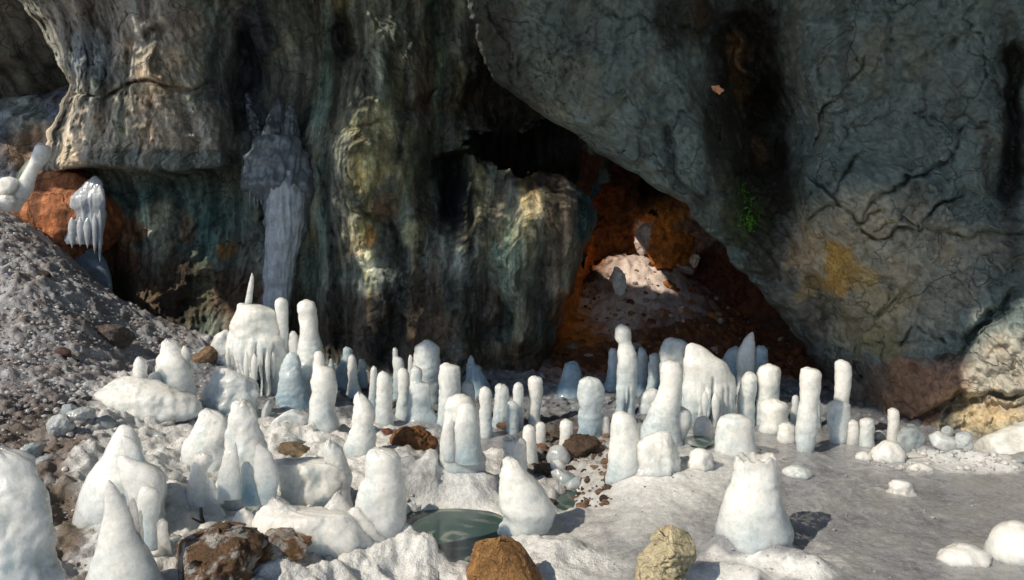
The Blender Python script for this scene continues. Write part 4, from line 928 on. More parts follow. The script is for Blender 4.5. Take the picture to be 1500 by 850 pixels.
# right edge of the floor
stal('small grey-blue peg second from the right in the row', 'R', [(105, 756, 786), (112, 742, 798), (140, 736, 804), (190, 734, 804), (236, 734, 802)], blue=.3)
stal('slim isolated peg nearest the fallen ice slabs', 'R', [(60, 880, 904), (66, 870, 914), (90, 867, 918), (140, 867, 918), (200, 866, 916), (225, 868, 914)], amp=.05)
stal('round frosted dome in front of the slim isolated peg', 'R', [(210, 850, 886), (218, 830, 904), (240, 806, 922), (265, 796, 934), (290, 794, 936), (304, 810, 920)], k=.8, crag=.45, name='ice_mound', cat='ice mound')
stal('small crown-shaped snow lump alone in the middle of the grey floor ice', 'R', [(400, 900, 962), (408, 888, 972), (425, 885, 975), (440, 882, 980), (452, 872, 992), (464, 880, 985)], k=.8, amp=.12, freq=14, crag=.45, name='ice_mound', cat='ice mound')
stal('flat frosted mound low on the right floor left of the big ball', 'R', [(688, 1185, 1240), (696, 1160, 1270), (715, 1132, 1296), (745, 1110, 1312), (778, 1120, 1300)], k=.8, amp=.06, crag=.45, name='ice_mound', cat='ice mound')
stal('big frosted ice ball cut by the right edge of the picture', 'R', [(590, 1420, 1500), (602, 1390, 1530), (630, 1358, 1560), (670, 1338, 1582), (715, 1330, 1590), (755, 1345, 1575), (775, 1365, 1555)], k=.85, amp=.02, name='ice_ball', cat='ice ball')
stal('shallow pale bump on the floor ice left of the round frosted dome', 'R', [(262, 735, 765), (270, 722, 776), (285, 715, 780), (300, 722, 774)], k=.8, crag=.45, name='ice_mound', cat='ice mound')
stal('shallow grey bump on the floor ice behind the jagged nearest stump', 'R', [(328, 420, 470), (338, 400, 490), (358, 392, 496), (378, 404, 484)], k=.8, blue=.2, crag=.45, name='ice_mound', cat='ice mound')
stal('flat snow tuft by the shaded patch below the fallen slabs', 'R', [(318, 980, 1040), (326, 970, 1056), (338, 968, 1060), (346, 975, 1050)], k=.7, amp=.1, crag=.45, name='ice_mound', cat='ice mound')

# ------------------------------------------------------------------ the broken ice masses at the left front
stal('bulky white ice mound with sunlit left flank, biggest at the left front', '1',
     [(24, 690, 738), (40, 672, 780), (80, 650, 815), (130, 618, 845), (200, 580, 880), (280, 548, 905), (350, 500, 935), (430, 450, 1050), (520, 410, 1085), (620, 370, 1090), (720, 340, 1070), (850, 320, 1050), (930, 330, 1040)], k=.7, n=50, seg=72, amp=.08, name='ice_mound', cat='ice mound', dmax=.35, kids=[
         ('lobe', '1', [(285, 690, 755), (310, 672, 800), (345, 668, 890), (400, 680, 1010), (450, 690, 1058), (520, 720, 1082), (600, 760, 1086), (700, 790, 1060), (820, 800, 1040)], dict(front=.22, k=.5, n=34, seg=44, amp=.08, sink=True)),
         ('lobe', '1', [(556, 885, 960), (580, 868, 1010), (620, 858, 1046), (690, 850, 1052), (770, 850, 1044), (860, 870, 1010)], dict(front=.36, k=.5, n=26, seg=36, amp=.08, sink=True)),
         ('lobe', '1', [(112, 712, 740), (140, 706, 800), (190, 712, 845), (250, 730, 880), (310, 760, 905), (350, 790, 915)], dict(front=.12, k=.5, n=26, seg=36, amp=.08))])
stal('pointed white ice spire with a ragged stepped right edge, front left', 'P',
     [(704, 158, 161), (709, 156, 166), (718, 154, 172), (734, 152, 180), (752, 150, 188), (775, 146, 197), (800, 141, 210), (825, 134, 224), (850, 127, 236), (875, 122, 244)], k=.6, n=44, seg=52, amp=.05, name='ice_spire', cat='ice spire', dmax=.25, kids=[
         ('shard', '1', [(612, 712, 722), (640, 706, 738), (700, 700, 752), (780, 690, 770), (900, 690, 780)], dict(k=.3, amp=.1, front=-.01, sink=True)),
         ('shard', '1', [(660, 790, 812), (700, 772, 832), (760, 756, 850), (850, 740, 862), (960, 730, 880)], dict(k=.3, amp=.1, front=-.01, sink=True)),
         ('shard', '1', [(765, 862, 876), (800, 855, 888), (880, 840, 892), (960, 830, 900)], dict(k=.3, amp=.1, front=-.01, sink=True))])
stal('small sharp ice fin beside the brown icy rock at the front', 'F', [(570, 740, 754), (582, 726, 762), (610, 708, 768), (650, 692, 774), (695, 684, 782), (730, 680, 790)], k=.35, jag=.012, crag=.3, name='ice_spire', cat='ice spire')
stal('tall smooth ice peak with a straight right shoulder, left of the taller twin', '2', [(-2, 305, 345), (8, 280, 370), (40, 250, 430), (90, 232, 492), (150, 218, 500), (210, 180, 512), (270, 130, 520), (340, 105, 530), (420, 95, 540), (500, 90, 550), (570, 95, 540)], k=.5, n=40, seg=52, jag=.012, crag=.3, name='ice_spire', cat='ice spire')
stal('taller twin ice peak with blue ribbed lower front', 'F', [(29, 1094, 1122), (36, 1076, 1142), (60, 1058, 1162), (100, 1052, 1178), (150, 1048, 1190), (200, 1044, 1206), (260, 1040, 1236), (320, 1030, 1256), (390, 1012, 1268), (460, 1004, 1272), (530, 1010, 1270), (560, 1020, 1250)], k=.5, n=46, seg=60, flute=.05, jag=.012, crag=.3, name='ice_spire', cat='ice spire', dmax=.25, kids=[
         ('shard', '2', [(285, 562, 570), (310, 556, 577), (345, 544, 584), (372, 500, 590), (400, 462, 598), (450, 448, 606), (520, 432, 612), (600, 416, 620), (680, 408, 622), (780, 402, 628)], dict(front=.22, k=.35, n=30, seg=36)),
         ('lobe', '2', [(298, 765, 795), (330, 750, 830), (385, 745, 886), (450, 732, 905), (540, 730, 935), (610, 734, 945), (690, 756, 936), (770, 780, 915), (860, 806, 885)], dict(front=.20, k=.4, n=30, seg=36, blue=.2)),
         ('lobe', '2', [(460, 640, 690), (500, 625, 715), (600, 620, 740), (720, 622, 770), (840, 620, 790)], dict(front=.17, k=.4, blue=.6, flute=.1))])
stal('curled ice horn bending right in front of the twin peaks', '2', [(384, 240, 320), (396, 222, 356), (420, 214, 372), (455, 210, 376), (500, 202, 345), (550, 190, 300), (600, 180, 310), (660, 168, 330), (740, 152, 350), (830, 135, 400), (900, 130, 460), (960, 135, 470)], k=.5, n=44, seg=44, jag=.012, crag=.3, name='ice_spire', cat='ice spire', amp=.05, kids=[
         ('shard', '2', [(596, 342, 362), (612, 332, 378), (650, 320, 392), (720, 312, 420), (820, 300, 470)], dict(k=.5, front=.03))])
stal('wide snowy ice bank with a melted hollow under its edge', '2', [(438, 985, 1060), (446, 950, 1200), (456, 930, 1400), (480, 935, 1480), (540, 950, 1510), (620, 945, 1520), (700, 950, 1515), (780, 970, 1500), (850, 990, 1480), (900, 1010, 1450)], k=.45, n=40, seg=72, amp=.09, jag=.012, crag=.45, name='ice_mound', cat='ice mound', dmax=.3)
stal('pointed snow-covered peak on the wide ice bank left of the pool stump', '2', [(284, 1384, 1412), (300, 1368, 1436), (335, 1350, 1470), (400, 1342, 1505), (470, 1338, 1535), (560, 1345, 1560), (660, 1350, 1575), (760, 1360, 1580), (860, 1360, 1580), (920, 1370, 1570)], k=.6, n=40, seg=48, amp=.07, jag=.012, crag=.3, name='ice_spire', cat='ice spire', dmax=.25)
stal('low bright snow mass at the front between brown rock and pool', '3', [(228, 404, 436), (245, 385, 470), (275, 372, 530), (305, 330, 600), (328, 295, 760), (350, 275, 980), (390, 252, 1020), (440, 240, 1070), (500, 230, 1120), (570, 240, 1170), (640, 300, 1190), (720, 420, 1180)], k=.4, n=44, seg=80, amp=.06, jag=.012, crag=.45, name='ice_mound', cat='ice mound', dmax=.3)
stal('narrow snow crest rising towards the broken pool-side stump', '3', [(175, 905, 935), (200, 885, 948), (250, 850, 958), (310, 800, 985), (380, 770, 1040), (450, 760, 1090), (520, 780, 1110)], k=.4, n=30, seg=40, amp=.06, jag=.012, crag=.45, name='ice_mound', cat='ice mound', dmax=.2)
stal('small lumpy knob of clear-edged ice beside the brown rock', '3', [(308, 145, 180), (325, 128, 210), (360, 105, 235), (410, 80, 258), (470, 80, 282), (530, 95, 290), (570, 110, 280)], k=.6, amp=.12, jag=.012, crag=.45, name='ice_mound', cat='ice mound')
stal('large white stump with a broken flat top and step, standing at the pool edge', 'B',
     [(242, 558, 590), (252, 540, 640), (268, 532, 682), (300, 526, 690), (345, 521, 690), (372, 516, 696), (400, 496, 702), (430, 488, 705), (480, 472, 706), (530, 462, 706), (590, 470, 703), (640, 500, 694), (680, 545, 670), (708, 570, 640)], k=.75, n=46, seg=60, amp=.045, jag=.008,
     kids=[('snow_foot', 'B', [(520, 452, 500), (560, 420, 560), (610, 400, 610), (660, 450, 640), (705, 540, 630)], dict(front=.06, k=.5, seg=36))])
stal('rounded translucent ice bank cut by the left edge of the picture', 'F', [(255, -110, 20), (275, -150, 62), (310, -170, 96), (350, -180, 110), (390, -190, 128), (440, -200, 150), (520, -210, 178), (620, -220, 212), (720, -230, 240), (850, -240, 274), (950, -250, 290), (1080, -260, 300), (1250, -270, 310)], Y=2.05, k=.5, n=46, seg=72, amp=.04, jag=.012, crag=.45, name='ice_mound', cat='ice mound', blue=.15, dmax=.3, kids=[
         ('lobe', 'F', [(418, 155, 205), (440, 145, 216), (500, 140, 226), (580, 140, 238), (660, 150, 246), (730, 160, 244)], dict(k=.5, front=-.2, blue=.35))])
stal('single rounded stalagmite finger on the debris slope', 'G', [(469, 752, 778), (480, 740, 792), (500, 733, 800), (550, 731, 804), (610, 731, 812), (670, 736, 822), (730, 742, 822), (770, 746, 812)], n=30)
stal('bumpy two-headed stalagmite beside the single finger on the debris slope', 'G', [(374, 896, 930), (383, 887, 960), (405, 884, 982), (435, 876, 1000), (460, 862, 1018), (500, 858, 1036), (550, 860, 1050), (620, 868, 1066), (700, 880, 1080), (780, 890, 1070)], k=.75, n=40, amp=.08, kids=[
         ('side_lump', 'G', [(545, 840, 870), (560, 822, 890), (600, 815, 902), (660, 818, 906), (720, 830, 900)], dict(k=.8, front=.08, blue=.1)),
         ('shoulder', 'G', [(400, 1005, 1020), (420, 996, 1034), (470, 990, 1042), (530, 980, 1050)], dict(k=.7))])
stal('spreading snowy apron under the two slope stalagmites', 'G', [(575, 650, 720), (600, 600, 850), (640, 560, 950), (690, 535, 1060), (740, 540, 1090), (790, 575, 1050), (815, 640, 960)], k=.5, n=30, seg=60, amp=.1, crag=.45, name='ice_mound', cat='ice mound', dmax=.3)
stal('lumpy shaded ice bank below the drip-fringed stalagmite', 'A', [(565, 80, 150), (590, 55, 200), (620, 45, 250), (655, 20, 275), (700, 0, 285), (760, -20, 290), (820, -20, 270)], k=.5, amp=.14, blue=.25, crag=.45, name='ice_mound', cat='ice mound', seg=56, dmax=.3)
stal('curl of clear ice lumps left of the drip-fringed stalagmite', 'A', [(350, 105, 130), (370, 75, 140), (400, 55, 150), (440, 30, 150), (490, 20, 150), (540, 20, 140)], k=.5, amp=.16, blue=.2, crag=.45, name='ice_mound', cat='ice mound')

# ------------------------------------------------------------------ frozen falls on the wall
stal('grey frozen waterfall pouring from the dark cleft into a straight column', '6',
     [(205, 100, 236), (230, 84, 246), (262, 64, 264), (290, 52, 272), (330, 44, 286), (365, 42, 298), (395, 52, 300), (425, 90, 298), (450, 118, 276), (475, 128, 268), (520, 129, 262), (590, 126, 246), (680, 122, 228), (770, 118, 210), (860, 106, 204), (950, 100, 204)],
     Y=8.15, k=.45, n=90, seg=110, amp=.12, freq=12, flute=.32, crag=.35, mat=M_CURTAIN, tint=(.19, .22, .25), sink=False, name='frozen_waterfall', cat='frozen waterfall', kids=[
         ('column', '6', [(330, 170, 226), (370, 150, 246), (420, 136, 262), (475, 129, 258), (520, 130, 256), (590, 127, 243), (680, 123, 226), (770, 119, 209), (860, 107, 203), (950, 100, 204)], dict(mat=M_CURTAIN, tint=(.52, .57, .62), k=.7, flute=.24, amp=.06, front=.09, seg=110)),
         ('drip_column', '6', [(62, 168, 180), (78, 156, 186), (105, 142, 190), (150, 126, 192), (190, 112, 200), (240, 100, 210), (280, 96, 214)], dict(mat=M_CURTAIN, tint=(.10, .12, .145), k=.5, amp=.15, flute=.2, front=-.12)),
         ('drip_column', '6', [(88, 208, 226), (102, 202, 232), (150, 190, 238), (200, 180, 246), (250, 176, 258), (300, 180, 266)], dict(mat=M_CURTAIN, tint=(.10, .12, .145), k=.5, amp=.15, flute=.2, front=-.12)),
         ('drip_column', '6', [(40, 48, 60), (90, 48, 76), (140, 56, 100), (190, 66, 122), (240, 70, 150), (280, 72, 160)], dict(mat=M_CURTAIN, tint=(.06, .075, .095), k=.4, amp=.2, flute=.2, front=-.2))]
     + [('icicle', '6', [(390, x - 6, x + 6), (420, x - 5, x + 5), (450, x - 3, x + 3), (y, x - 1, x + 1)], dict(mat=M_CURTAIN, tint=(.19, .22, .25), front=.05)) for x, y in ((66, 470), (82, 496), (94, 468), (108, 452), (120, 480), (131, 520), (128, 600), (262, 500), (270, 470), (254, 540), (246, 580), (238, 640), (228, 700), (124, 690))])
stal('pointed curtain of ribbed ice hanging beside the red boulder', 'H',
     [(292, 512, 526), (310, 492, 540), (340, 460, 556), (380, 424, 572), (420, 398, 580), (470, 378, 578), (520, 366, 570), (580, 359, 567), (640, 356, 563), (668, 358, 560)], Y=8.1, k=.3, n=60, seg=110, amp=.04, flute=.16, mat=M_CURTAIN, tint=(.62, .66, .73), sink=False, name='ice_curtain', cat='ice curtain', kids=[
         cone('H', 548, 480, 765, 26, .07, mat=M_CURTAIN, tint=(.62, .66, .73)), cone('H', 520, 500, 720, 28, .1, mat=M_CURTAIN, tint=(.6, .64, .7)), cone('H', 480, 520, 690, 34, .12, mat=M_CURTAIN, tint=(.57, .61, .68)), cone('H', 440, 520, 680, 30, .12, mat=M_CURTAIN, tint=(.6, .64, .7)), cone('H', 395, 520, 690, 34, .1, mat=M_CURTAIN, tint=(.57, .61, .68))])
stal('smooth blue ice apron spreading below the ribbed curtain', 'H', [(640, 345, 420), (665, 320, 480), (700, 320, 530), (750, 350, 575), (800, 400, 600), (860, 450, 612), (920, 500, 618)], Y=8.35, k=.4, amp=.03, mat=M_CURTAIN, tint=(.26, .33, .41), name='ice_apron', cat='ice')
stal('tall leaning log of white ice at the top of the debris slope', 'H', [(118, 205, 238), (130, 196, 274), (160, 186, 276), (200, 170, 262), (240, 150, 228), (280, 124, 200), (320, 104, 186), (360, 92, 180), (410, 64, 152), (450, 62, 122), (490, 64, 104)], Y=7.5, k=.8, n=36, amp=.05, sink=False, name='ice_log', cat='ice log', tint=(.86, .85, .82))
chunk('ice_log', 'short broken butt of white ice lying left of the tall leaning log', 'ice log', 9, 273, 34, 26, .8, -35, 20, 31, 6, .6, .9, M_ICE, FROST, Y=7.4)
chunk('ice_block', 'rough white ice lump at the foot of the leaning ice log', 'ice block', 8, 296, 34, 26, .8, 10, 0, 32, 9, .6, .9, M_ICE, FROST, Y=7.4, amp=.12)

# ------------------------------------------------------------------ loose ice blocks
B = lambda label, *a, **k: chunk('ice_block', label, 'ice block', *a, group='loose ice blocks', **({'mat': M_CLEAR, 'tint': (.66, .70, .71)} | k))
B('pale oblong ice block at the foot of the debris slope', 153, 621, 34, 24, .9, 4, 20, 41, 8)
B('flat bright ice slab perched above the mound gap, long side level', 245, 620, 36, 19, .8, -4, 10, 42, 8, mat=M_ICE, tint=FROST)
B('frosted ice lump beside two black stones on the slope', 86, 624, 42, 34, .9, 8, 0, 43, 9, amp=.1)
B('greyish ice lump behind the pale oblong block', 118, 610, 44, 26, .9, -6, 30, 44, 9, amp=.1)
B('small round ice cobble by the two black stones', 100, 602, 24, 20, .9, 0, 0, 45, 9)
B('half-buried clear lump on the brown dirt', 48, 664, 34, 30, .8, 0, 40, 46, 8, amp=.1)
B('thin ice chip lying on the brown dirt below the clear lump', 62, 676, 30, 14, .8, -24, 0, 47, 7)
B('flat-topped ice slab under the brown plank-like rock', 425, 615, 62, 30, .7, -3, 15, 48, 7, mat=M_ICE, tint=(.72, .74, .73))
B('upright ice wedge leaning by the brown plank-like rock', 391, 603, 14, 34, .8, 12, 0, 49, 6)
B('small ice splinter standing in the shaded bank', 338, 584, 14, 26, .8, -8, 0, 50, 6, tint=(.6, .66, .7))
B('shiny ice fragments heaped on the brown streaked stone', 424, 645, 26, 20, .8, 0, 0, 51, 9, amp=.12)
B('clear ice dome cap among the dark gravel', 818, 669, 36, 34, .9, 0, 0, 52, 14, .85, .98, amp=.02)
B('small frosted ball in front of the clear ice dome', 817, 685, 25, 24, .9, 0, 0, 53, 14, .9, .98, mat=M_ICE, tint=(.72, .75, .76), amp=.03)
B('fallen clear ice cylinder sloping into the gravel hollow', 826, 700, 44, 24, .8, 30, 0, 54, 9, .7, .95)
B('glassy ice block at the edge of the small dark pool', 842, 708, 34, 22, .8, -20, 30, 55, 7)
B('tiny glassy chips by the small dark pool', 842, 723, 18, 12, .8, 0, 0, 56, 7, amp=.1)
B('broken ice chips on the left shore of the swirling pool', 606, 746, 24, 18, .8, 24, 0, 57, 8, amp=.12)
B('tall tilted clear slab, left of the fallen pair on the right', 1335, 646, 52, 42, .6, 16, 20, 58, 8, .62, .85, tint=(.60, .64, .65))
B('oblong white slab leaning right, second of the fallen pair', 1381, 649, 62, 28, .7, 33, 10, 59, 8, .62, .85, mat=M_ICE, tint=(.76, .78, .77))
B('small ice wedge behind the fallen pair of slabs', 1388, 633, 18, 18, .8, 0, 0, 60, 6)
B('low grey ice wedge left of the fallen pair', 1288, 639, 20, 18, .8, 10, 0, 61, 7)
B('jumbled ice chunk between the fallen pair and the great slabs', 1412, 648, 26, 34, .8, 20, 0, 62, 7, amp=.1)
B('flat chip lying under the fallen pair', 1341, 668, 46, 7, .8, 2, 0, 63, 7, mat=M_ICE, tint=FROST)
B('upper great ice slab sloping up to the right edge of the picture', 1500, 622, 178, 54, .9, -21, 0, 64, 9, .6, .82, mat=M_ICE, tint=(.74, .76, .75), n=6, amp=.03)
B('lower great ice slab with streaked sunlit face at the right edge', 1496, 646, 156, 46, .9, -12, 0, 65, 9, .62, .85, mat=M_ICE, tint=FROST, n=6, amp=.03)
B('thin grey ice sheet wedged below the great slabs', 1494, 671, 70, 14, .8, -10, 0, 66, 7, tint=(.5, .53, .54))
B('white snowball resting on the left shoulder of the brown boulder', 699, 797, 40, 34, .9, 0, 0, 67, 20, .92, .99, mat=M_ICE, tint=FROST, amp=.03)

# ------------------------------------------------------------------ stones
K = lambda label, *a, **k: chunk('boulder', label, 'rock', *a, group='rocks lying among the ice', **k)
o = tag(body('boulder', 'E', [(657, 140, 195), (664, 110, 240), (680, 70, 290), (705, 34, 326), (735, 22, 350), (765, 20, 372), (795, 18, 388), (830, 20, 386), (880, 24, 376), (930, 30, 370)], k=.7, n=44, seg=60, amp=.06, facet=.07, cuts=16, crag=.3, blocks=16, mat=M_STONE, tint=(.36, .19, .07)), 'orange-brown boulder at the front edge right of the swirling pool', 'rock', 'rocks lying among the ice')
o = tag(body('boulder', 'P', [(766, 947, 962), (771, 944, 988), (779, 944, 1016), (789, 943, 1034), (800, 940, 1030), (814, 937, 1018), (830, 932, 1008), (850, 928, 1000), (885, 924, 995)], k=.6, n=60, seg=80, amp=.10, facet=.12, cuts=12, crag=.3, blocks=60, mat=M_STONE, tint=(.68, .59, .38)), 'pale golden craggy limestone rock at the front right of centre', 'rock', 'rocks lying among the ice')
for q3 in [x for x in scene.objects if '_y' in x]: del q3['_y'], q3['_k']
for lab, rr, ti in (('dark brown frost-covered rock at the front left, left of its smaller neighbour', ('F', [(622, 955, 1050), (634, 920, 1095), (652, 870, 1130), (680, 835, 1165), (730, 805, 1185), (800, 800, 1190), (870, 850, 1170), (930, 860, 1160)]), (.17, .10, .055)),
                    ('smaller dark brown rock in the snow right of the frost-covered one', ('3', [(532, 270, 540), (545, 240, 605), (575, 226, 655), (612, 225, 688), (650, 235, 665), (700, 260, 590), (770, 290, 530), (840, 300, 500), (900, 310, 480)]), (.20, .11, .05))):
    q3 = tag(body('boulder', *rr, k=1.0, n=60, seg=84, amp=.2, facet=.12, cuts=5, crag=.8, frost=.85, mat=M_STONE, tint=ti), lab, 'rock', 'rocks lying among the ice'); del q3['_y'], q3['_k']
K('grey-brown peaked rock on the debris slope', 166, 493, 62, 38, .8, 22, 20, 71, 8, .5, .85, tint=(.16, .13, .115), amp=.08)
K('ochre-brown rock beside the drip-fringed stalagmite', 300, 522, 38, 30, .8, 8, 30, 72, 7, .5, .85, tint=(.26, .17, .10), amp=.06)
K('rusty rough rock behind the pool-side stump', 606, 646, 70, 42, .8, 6, 10, 73, 8, .6, .9, tint=(.25, .12, .05), amp=.14)
K('small reddish stone at the left tip of the rusty rough rock', 567, 635, 18, 16, .8, 0, 0, 74, 7, tint=(.22, .08, .05))
K('brown plank-like rock tilted between ice wedge and notched stalagmite', 416, 590, 34, 16, .6, 28, 10, 75, 6, .5, .8, tint=(.2, .12, .07), amp=.04)
K('brown streaked stone under the shiny ice fragments', 436, 660, 56, 22, .7, 6, 0, 76, 7, .5, .85, tint=(.27, .2, .13), amp=.1)
K('flat brown stone under the clear ice dome', 797, 688, 34, 22, .8, 20, 0, 77, 7, tint=(.18, .13, .09))
K('brown cobble at the foot of the fused pale blue pillars', 740, 622, 30, 18, .8, -10, 0, 78, 7, tint=(.2, .12, .07))
K('reddish cobble under the small shaded peg', 794, 655, 16, 12, .8, 0, 0, 79, 7, tint=(.27, .15, .1))
K('flat slaty stone in the gravel hollow above the small pool', 828, 728, 34, 22, .8, 16, 0, 80, 7, tint=(.16, .11, .08))
K('left one of two black stones on the slope', 104, 592, 15, 10, .8, 0, 0, 81, 7, tint=(.025, .025, .03))
K('right one of two black stones on the slope', 126, 586, 20, 11, .8, -10, 0, 82, 7, tint=(.025, .025, .03))
K('black stone in the shadow at the foot of the wall behind the slope', 234, 499, 16, 8, .8, 0, 0, 83, 7, tint=(.03, .03, .03))
K('dark brown stone sunk in the upper debris slope', 62, 401, 26, 12, .8, 20, 0, 84, 7, tint=(.09, .065, .05))
K('reddish brown stone sunk in the lower debris slope', 92, 517, 30, 14, .8, 4, 0, 85, 7, tint=(.14, .08, .065))
K('dark reddish gravel heap behind the stout stump', 856, 655, 60, 34, .8, 12, 0, 86, 8, .6, .9, tint=(.10, .065, .045), amp=.2)
chunk('boulder', 'large rounded red boulder bedded at the top of the debris slope', 'rock', 98, 320, 150, 146, .8, 8, 0, 87, 16, .88, .99, M_WALL, (.42, .17, .08), .06, Y=8.45, group='rocks lying among the ice', n=6)
chunk('boulder', 'bright orange block at the back of the alcove', 'rock', 978, 350, 76, 92, .6, 24, 0, 88, 8, .6, .9, M_ALCOVE, (.50, .17, .03), .12, Y=10.0, group='rocks lying among the ice')
chunk('boulder', 'white crusted lump on the left side of the alcove heap', 'rock', 904, 412, 26, 44, .7, -12, 0, 89, 9, .6, .9, M_ICE, (.8, .76, .72), .12, Y=9.4, group='rocks lying among the ice')
chunk('boulder', 'white crusted block above the alcove heap, beside the orange block', 'rock', 945, 350, 30, 50, .6, 18, 0, 90, 8, .6, .9, M_STONE, (.72, .6, .55), .1, Y=9.95, group='rocks lying among the ice')
chunk('boulder', 'small white block right of the orange one in the alcove', 'rock', 1018, 382, 16, 22, .8, 10, 0, 91, 7, .6, .9, M_STONE, (.7, .64, .6), .1, Y=9.8, group='rocks lying among the ice')

# ------------------------------------------------------------------ small things
def tube(name, pts, rad, mat, tint, seg=8, parent=None):
    pts = np.array(pts, float); V = []; n = len(pts)
    for i in range(n):
        d = pts[min(i + 1, n - 1)] - pts[max(i - 1, 0)]; d /= np.linalg.norm(d)
        a = np.cross(d, [0, 1, 0.1]); a /= np.linalg.norm(a); b = np.cross(d, a)
        th = np.linspace(0, 2 * math.pi, seg, endpoint=False)[:, None]
        V.append(pts[i] + rad[i] * (np.cos(th) * a + np.sin(th) * b))
    V = np.concatenate(V); f_ = [tuple(x) for x in grid_faces(n, seg, True).tolist()] + [tuple(range(seg - 1, -1, -1)), tuple((n - 1) * seg + i for i in range(seg))]
    return make_mesh(name, V, f_, mat, [tint], None, True, parent)
g = ground_at(298, 774); Yt = g[1] - .05
tw = tube('twig', [to_world(297, 774, Yt), to_world(298, 766, Yt), to_world(295, 757, Yt), to_world(294, 744, Yt)], [.006, .009, .009, .007], M_STONE, (.012, .011, .012))
tag(tw, 'short black forked twig sticking out of the ice above the frost-covered rock', 'twig')
tube('side_shoot', [to_world(298, 767, Yt), to_world(289, 763, Yt - .01), to_world(281, 759, Yt - .02)], [.006, .005, .003], M_STONE, (.012, .011, .012), parent=tw)

def leaf_mat():
    t = NT('leaf'); n = t.noise(60, 3)
    t.l(t.mix(1.0, t.attr(), t.grey(t.math('MULTIPLY_ADD', n, .8, .6)), 'MULTIPLY'), t.b.inputs['Base Color']); t.b.inputs['Roughness'].default_value = .6
    return t.m
M_LEAF = leaf_mat()
# dry leaf caught in the cleft
ang = np.linspace(0, 2 * math.pi, 15, endpoint=False); rr = .055 * (1 + .16 * np.cos(5 * ang) + .22 * np.cos(2 * ang + 1) + .12 * np.cos(7 * ang + 2))
ctr = to_world(1050, 132, 6.7)
V = [ctr + np.array([.9 * r_ * math.cos(a), .015 * math.sin(3 * a) - .03, .75 * r_ * math.sin(a)]) for a, r_ in zip(ang, rr)] 
V2 = [v + np.array([0, .006, 0]) for v in V]
nV = len(V); f_ = [tuple(range(nV)), tuple(range(2 * nV - 1, nV - 1, -1))] + [(i, nV + i, nV + (i + 1) % nV, (i + 1) % nV) for i in range(nV)]
tag(make_mesh('dry_leaf', V + V2, f_, M_LEAF, [(.62, .30, .16)], smooth=False), 'pale orange dry leaf stuck beside the dark cleft high on the wall', 'leaf')
# tuft of green moss and fern in the cleft
rs = np.random.RandomState(4); V = []; f_ = []; col = []
for i in range(1500):
    b_ = rs.normal(size=2); kk = i % 3; cxp, cyp = (1088 + 10 * b_[0], 331 + 8 * b_[1]) if kk < 2 else (1080 + 16 * b_[0], 312 + 22 * b_[1])
    if abs(b_[0]) > 2.2 or abs(b_[1]) > 2: continue
    p0 = to_world(cxp, cyp, 7.42 + .06 * rs.normal()); d1 = rs.normal(size=3); d1 /= np.linalg.norm(d1); d2 = np.cross(d1, rs.normal(size=3)); d2 /= np.linalg.norm(d2)
    L = rs.uniform(.014, .034); k0 = len(V)
    V += [p0 - d1 * L, p0 + d2 * L * .4, p0 + d1 * L, p0 - d2 * L * .4]; f_.append((k0, k0 + 1, k0 + 2, k0 + 3))
    cc = np.array((.10, .30, .02)) * rs.uniform(.35, 1.4) * (1 if kk < 2 else .45); col += [cc] * 4
tag(make_mesh('moss_tuft', V, f_, M_LEAF, np.array(col), smooth=False), 'bright green moss tuft low in the dark cleft', 'moss')

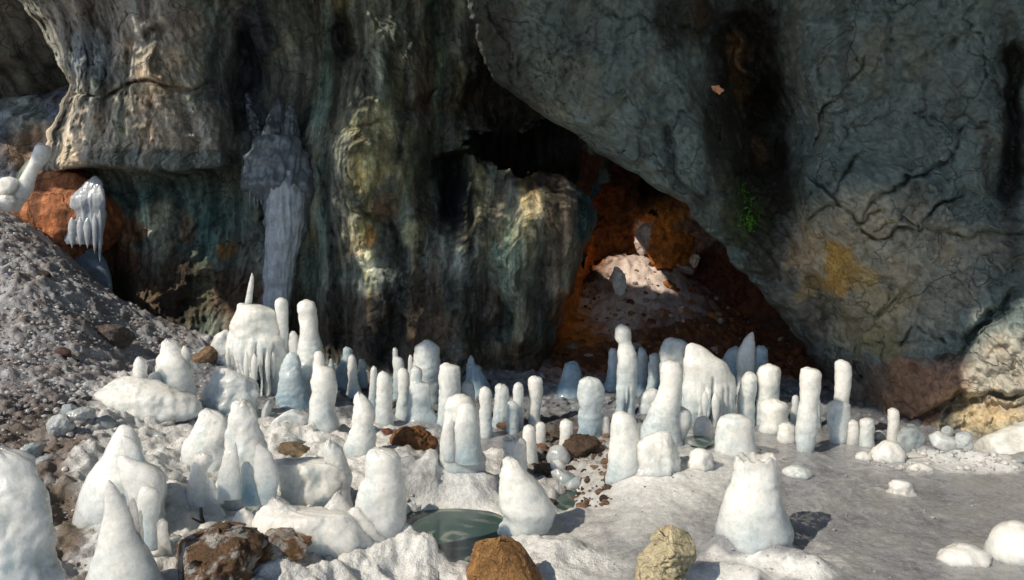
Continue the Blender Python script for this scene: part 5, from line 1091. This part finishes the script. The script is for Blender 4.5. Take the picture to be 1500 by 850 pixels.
# rubble: far too many small lumps to count, one mesh for the ice and one for the stones
def rubble(name, n, zone, sizes, mat, tints, seed):
    rs = np.random.RandomState(seed); d, fc = ico(2); VV = []; FF = []; CC = []; k0 = 0; made = 0
    while made < n:
        x, y = zone(rs)
        if x is None: continue
        z = float(height(np.array([x]), np.array([y]))[0]); s = sizes[0] * (sizes[1] / sizes[0]) ** (rs.rand() ** 2.2)
        nn = rs.normal(size=(7, 3)); nn /= np.linalg.norm(nn, axis=1, keepdims=True); hh = rs.uniform(.5, .95, 7)
        dd = d @ nn.T; r_ = np.minimum(np.where(dd > .05, hh / np.maximum(dd, .05), 9).min(1), 1)
        m = np.array(Matrix.Rotation(rs.rand() * 6.3, 3, 'Z')); v = (d * r_[:, None] * np.array([1, rs.uniform(.6, 1), rs.uniform(.45, .85)]) * s) @ m.T
        VV.append(v + np.array([x, y, z + s * .12])); FF.append(fc + k0); k0 += len(d); t_ = tints[rs.randint(len(tints))]
        CC.append(np.tile(np.array(t_) * rs.uniform(.75, 1.15), (len(d), 1))); made += 1
    tag(make_mesh(name, np.concatenate(VV), np.concatenate(FF), mat, np.concatenate(CC)), kind='stuff')
def px_zone(x0, x1, y0, y1, ok=lambda a, b: True):
    def z_(rs):
        a, b = rs.uniform(x0, x1), rs.uniform(y0, y1)
        if not ok(a, b): return None, None
        g_ = ground_at(a, b); return g_[0], g_[1]
    return z_
crest = lambda a: np.interp(a, [0, 60, 130, 200, 260, 320, 400], [312, 345, 405, 460, 482, 500, 523])
rubble('ice_rubble', 3400, px_zone(-20, 330, 320, 640, lambda a, b: b > crest(a) + 4), (.005, .026), M_ICE, [(.50, .50, .52), (.60, .60, .61), (.36, .35, .36)], 1)
rubble('slope_stones', 700, px_zone(-20, 330, 320, 760, lambda a, b: b > crest(a) + 4 and (b < 600 or a < 125)), (.005, .018), M_STONE, [(.19, .14, .12), (.12, .1, .09), (.25, .2, .17)], 2)
rubble('hollow_gravel', 420, px_zone(735, 895, 612, 745), (.01, .05), M_STONE, [(.16, .10, .07), (.07, .05, .04), (.26, .17, .12)], 3)
rubble('snow_crumbs', 600, px_zone(90, 620, 590, 850), (.005, .02), M_ICE, [SNOW, (.72, .72, .7)], 4)
rubble('back_rubble', 500, px_zone(470, 1300, 545, 600), (.012, .06), M_STONE, [(.1, .08, .07), (.35, .4, .45), (.14, .12, .12)], 5)
rubble('alcove_rubble', 500, px_zone(815, 1180, 395, 540), (.015, .09), M_STONE, [(.3, .11, .035), (.16, .06, .03), (.42, .2, .08), (.5, .42, .38)], 6)
rubble('edge_crumbs', 160, px_zone(1270, 1500, 655, 690), (.008, .035), M_ICE, [SNOW, (.72, .72, .7)], 7)

rubble('floor_frost', 500, px_zone(880, 1500, 650, 850), (.003, .012), M_ICE, [(.6, .6, .58), (.45, .45, .45)], 8)
rubble('ice_debris', 320, px_zone(120, 600, 615, 830, lambda a, b: a > 150 or b < 700), (.012, .075), M_ICE, [SNOW, (.8, .8, .77), (.62, .68, .7)], 9)
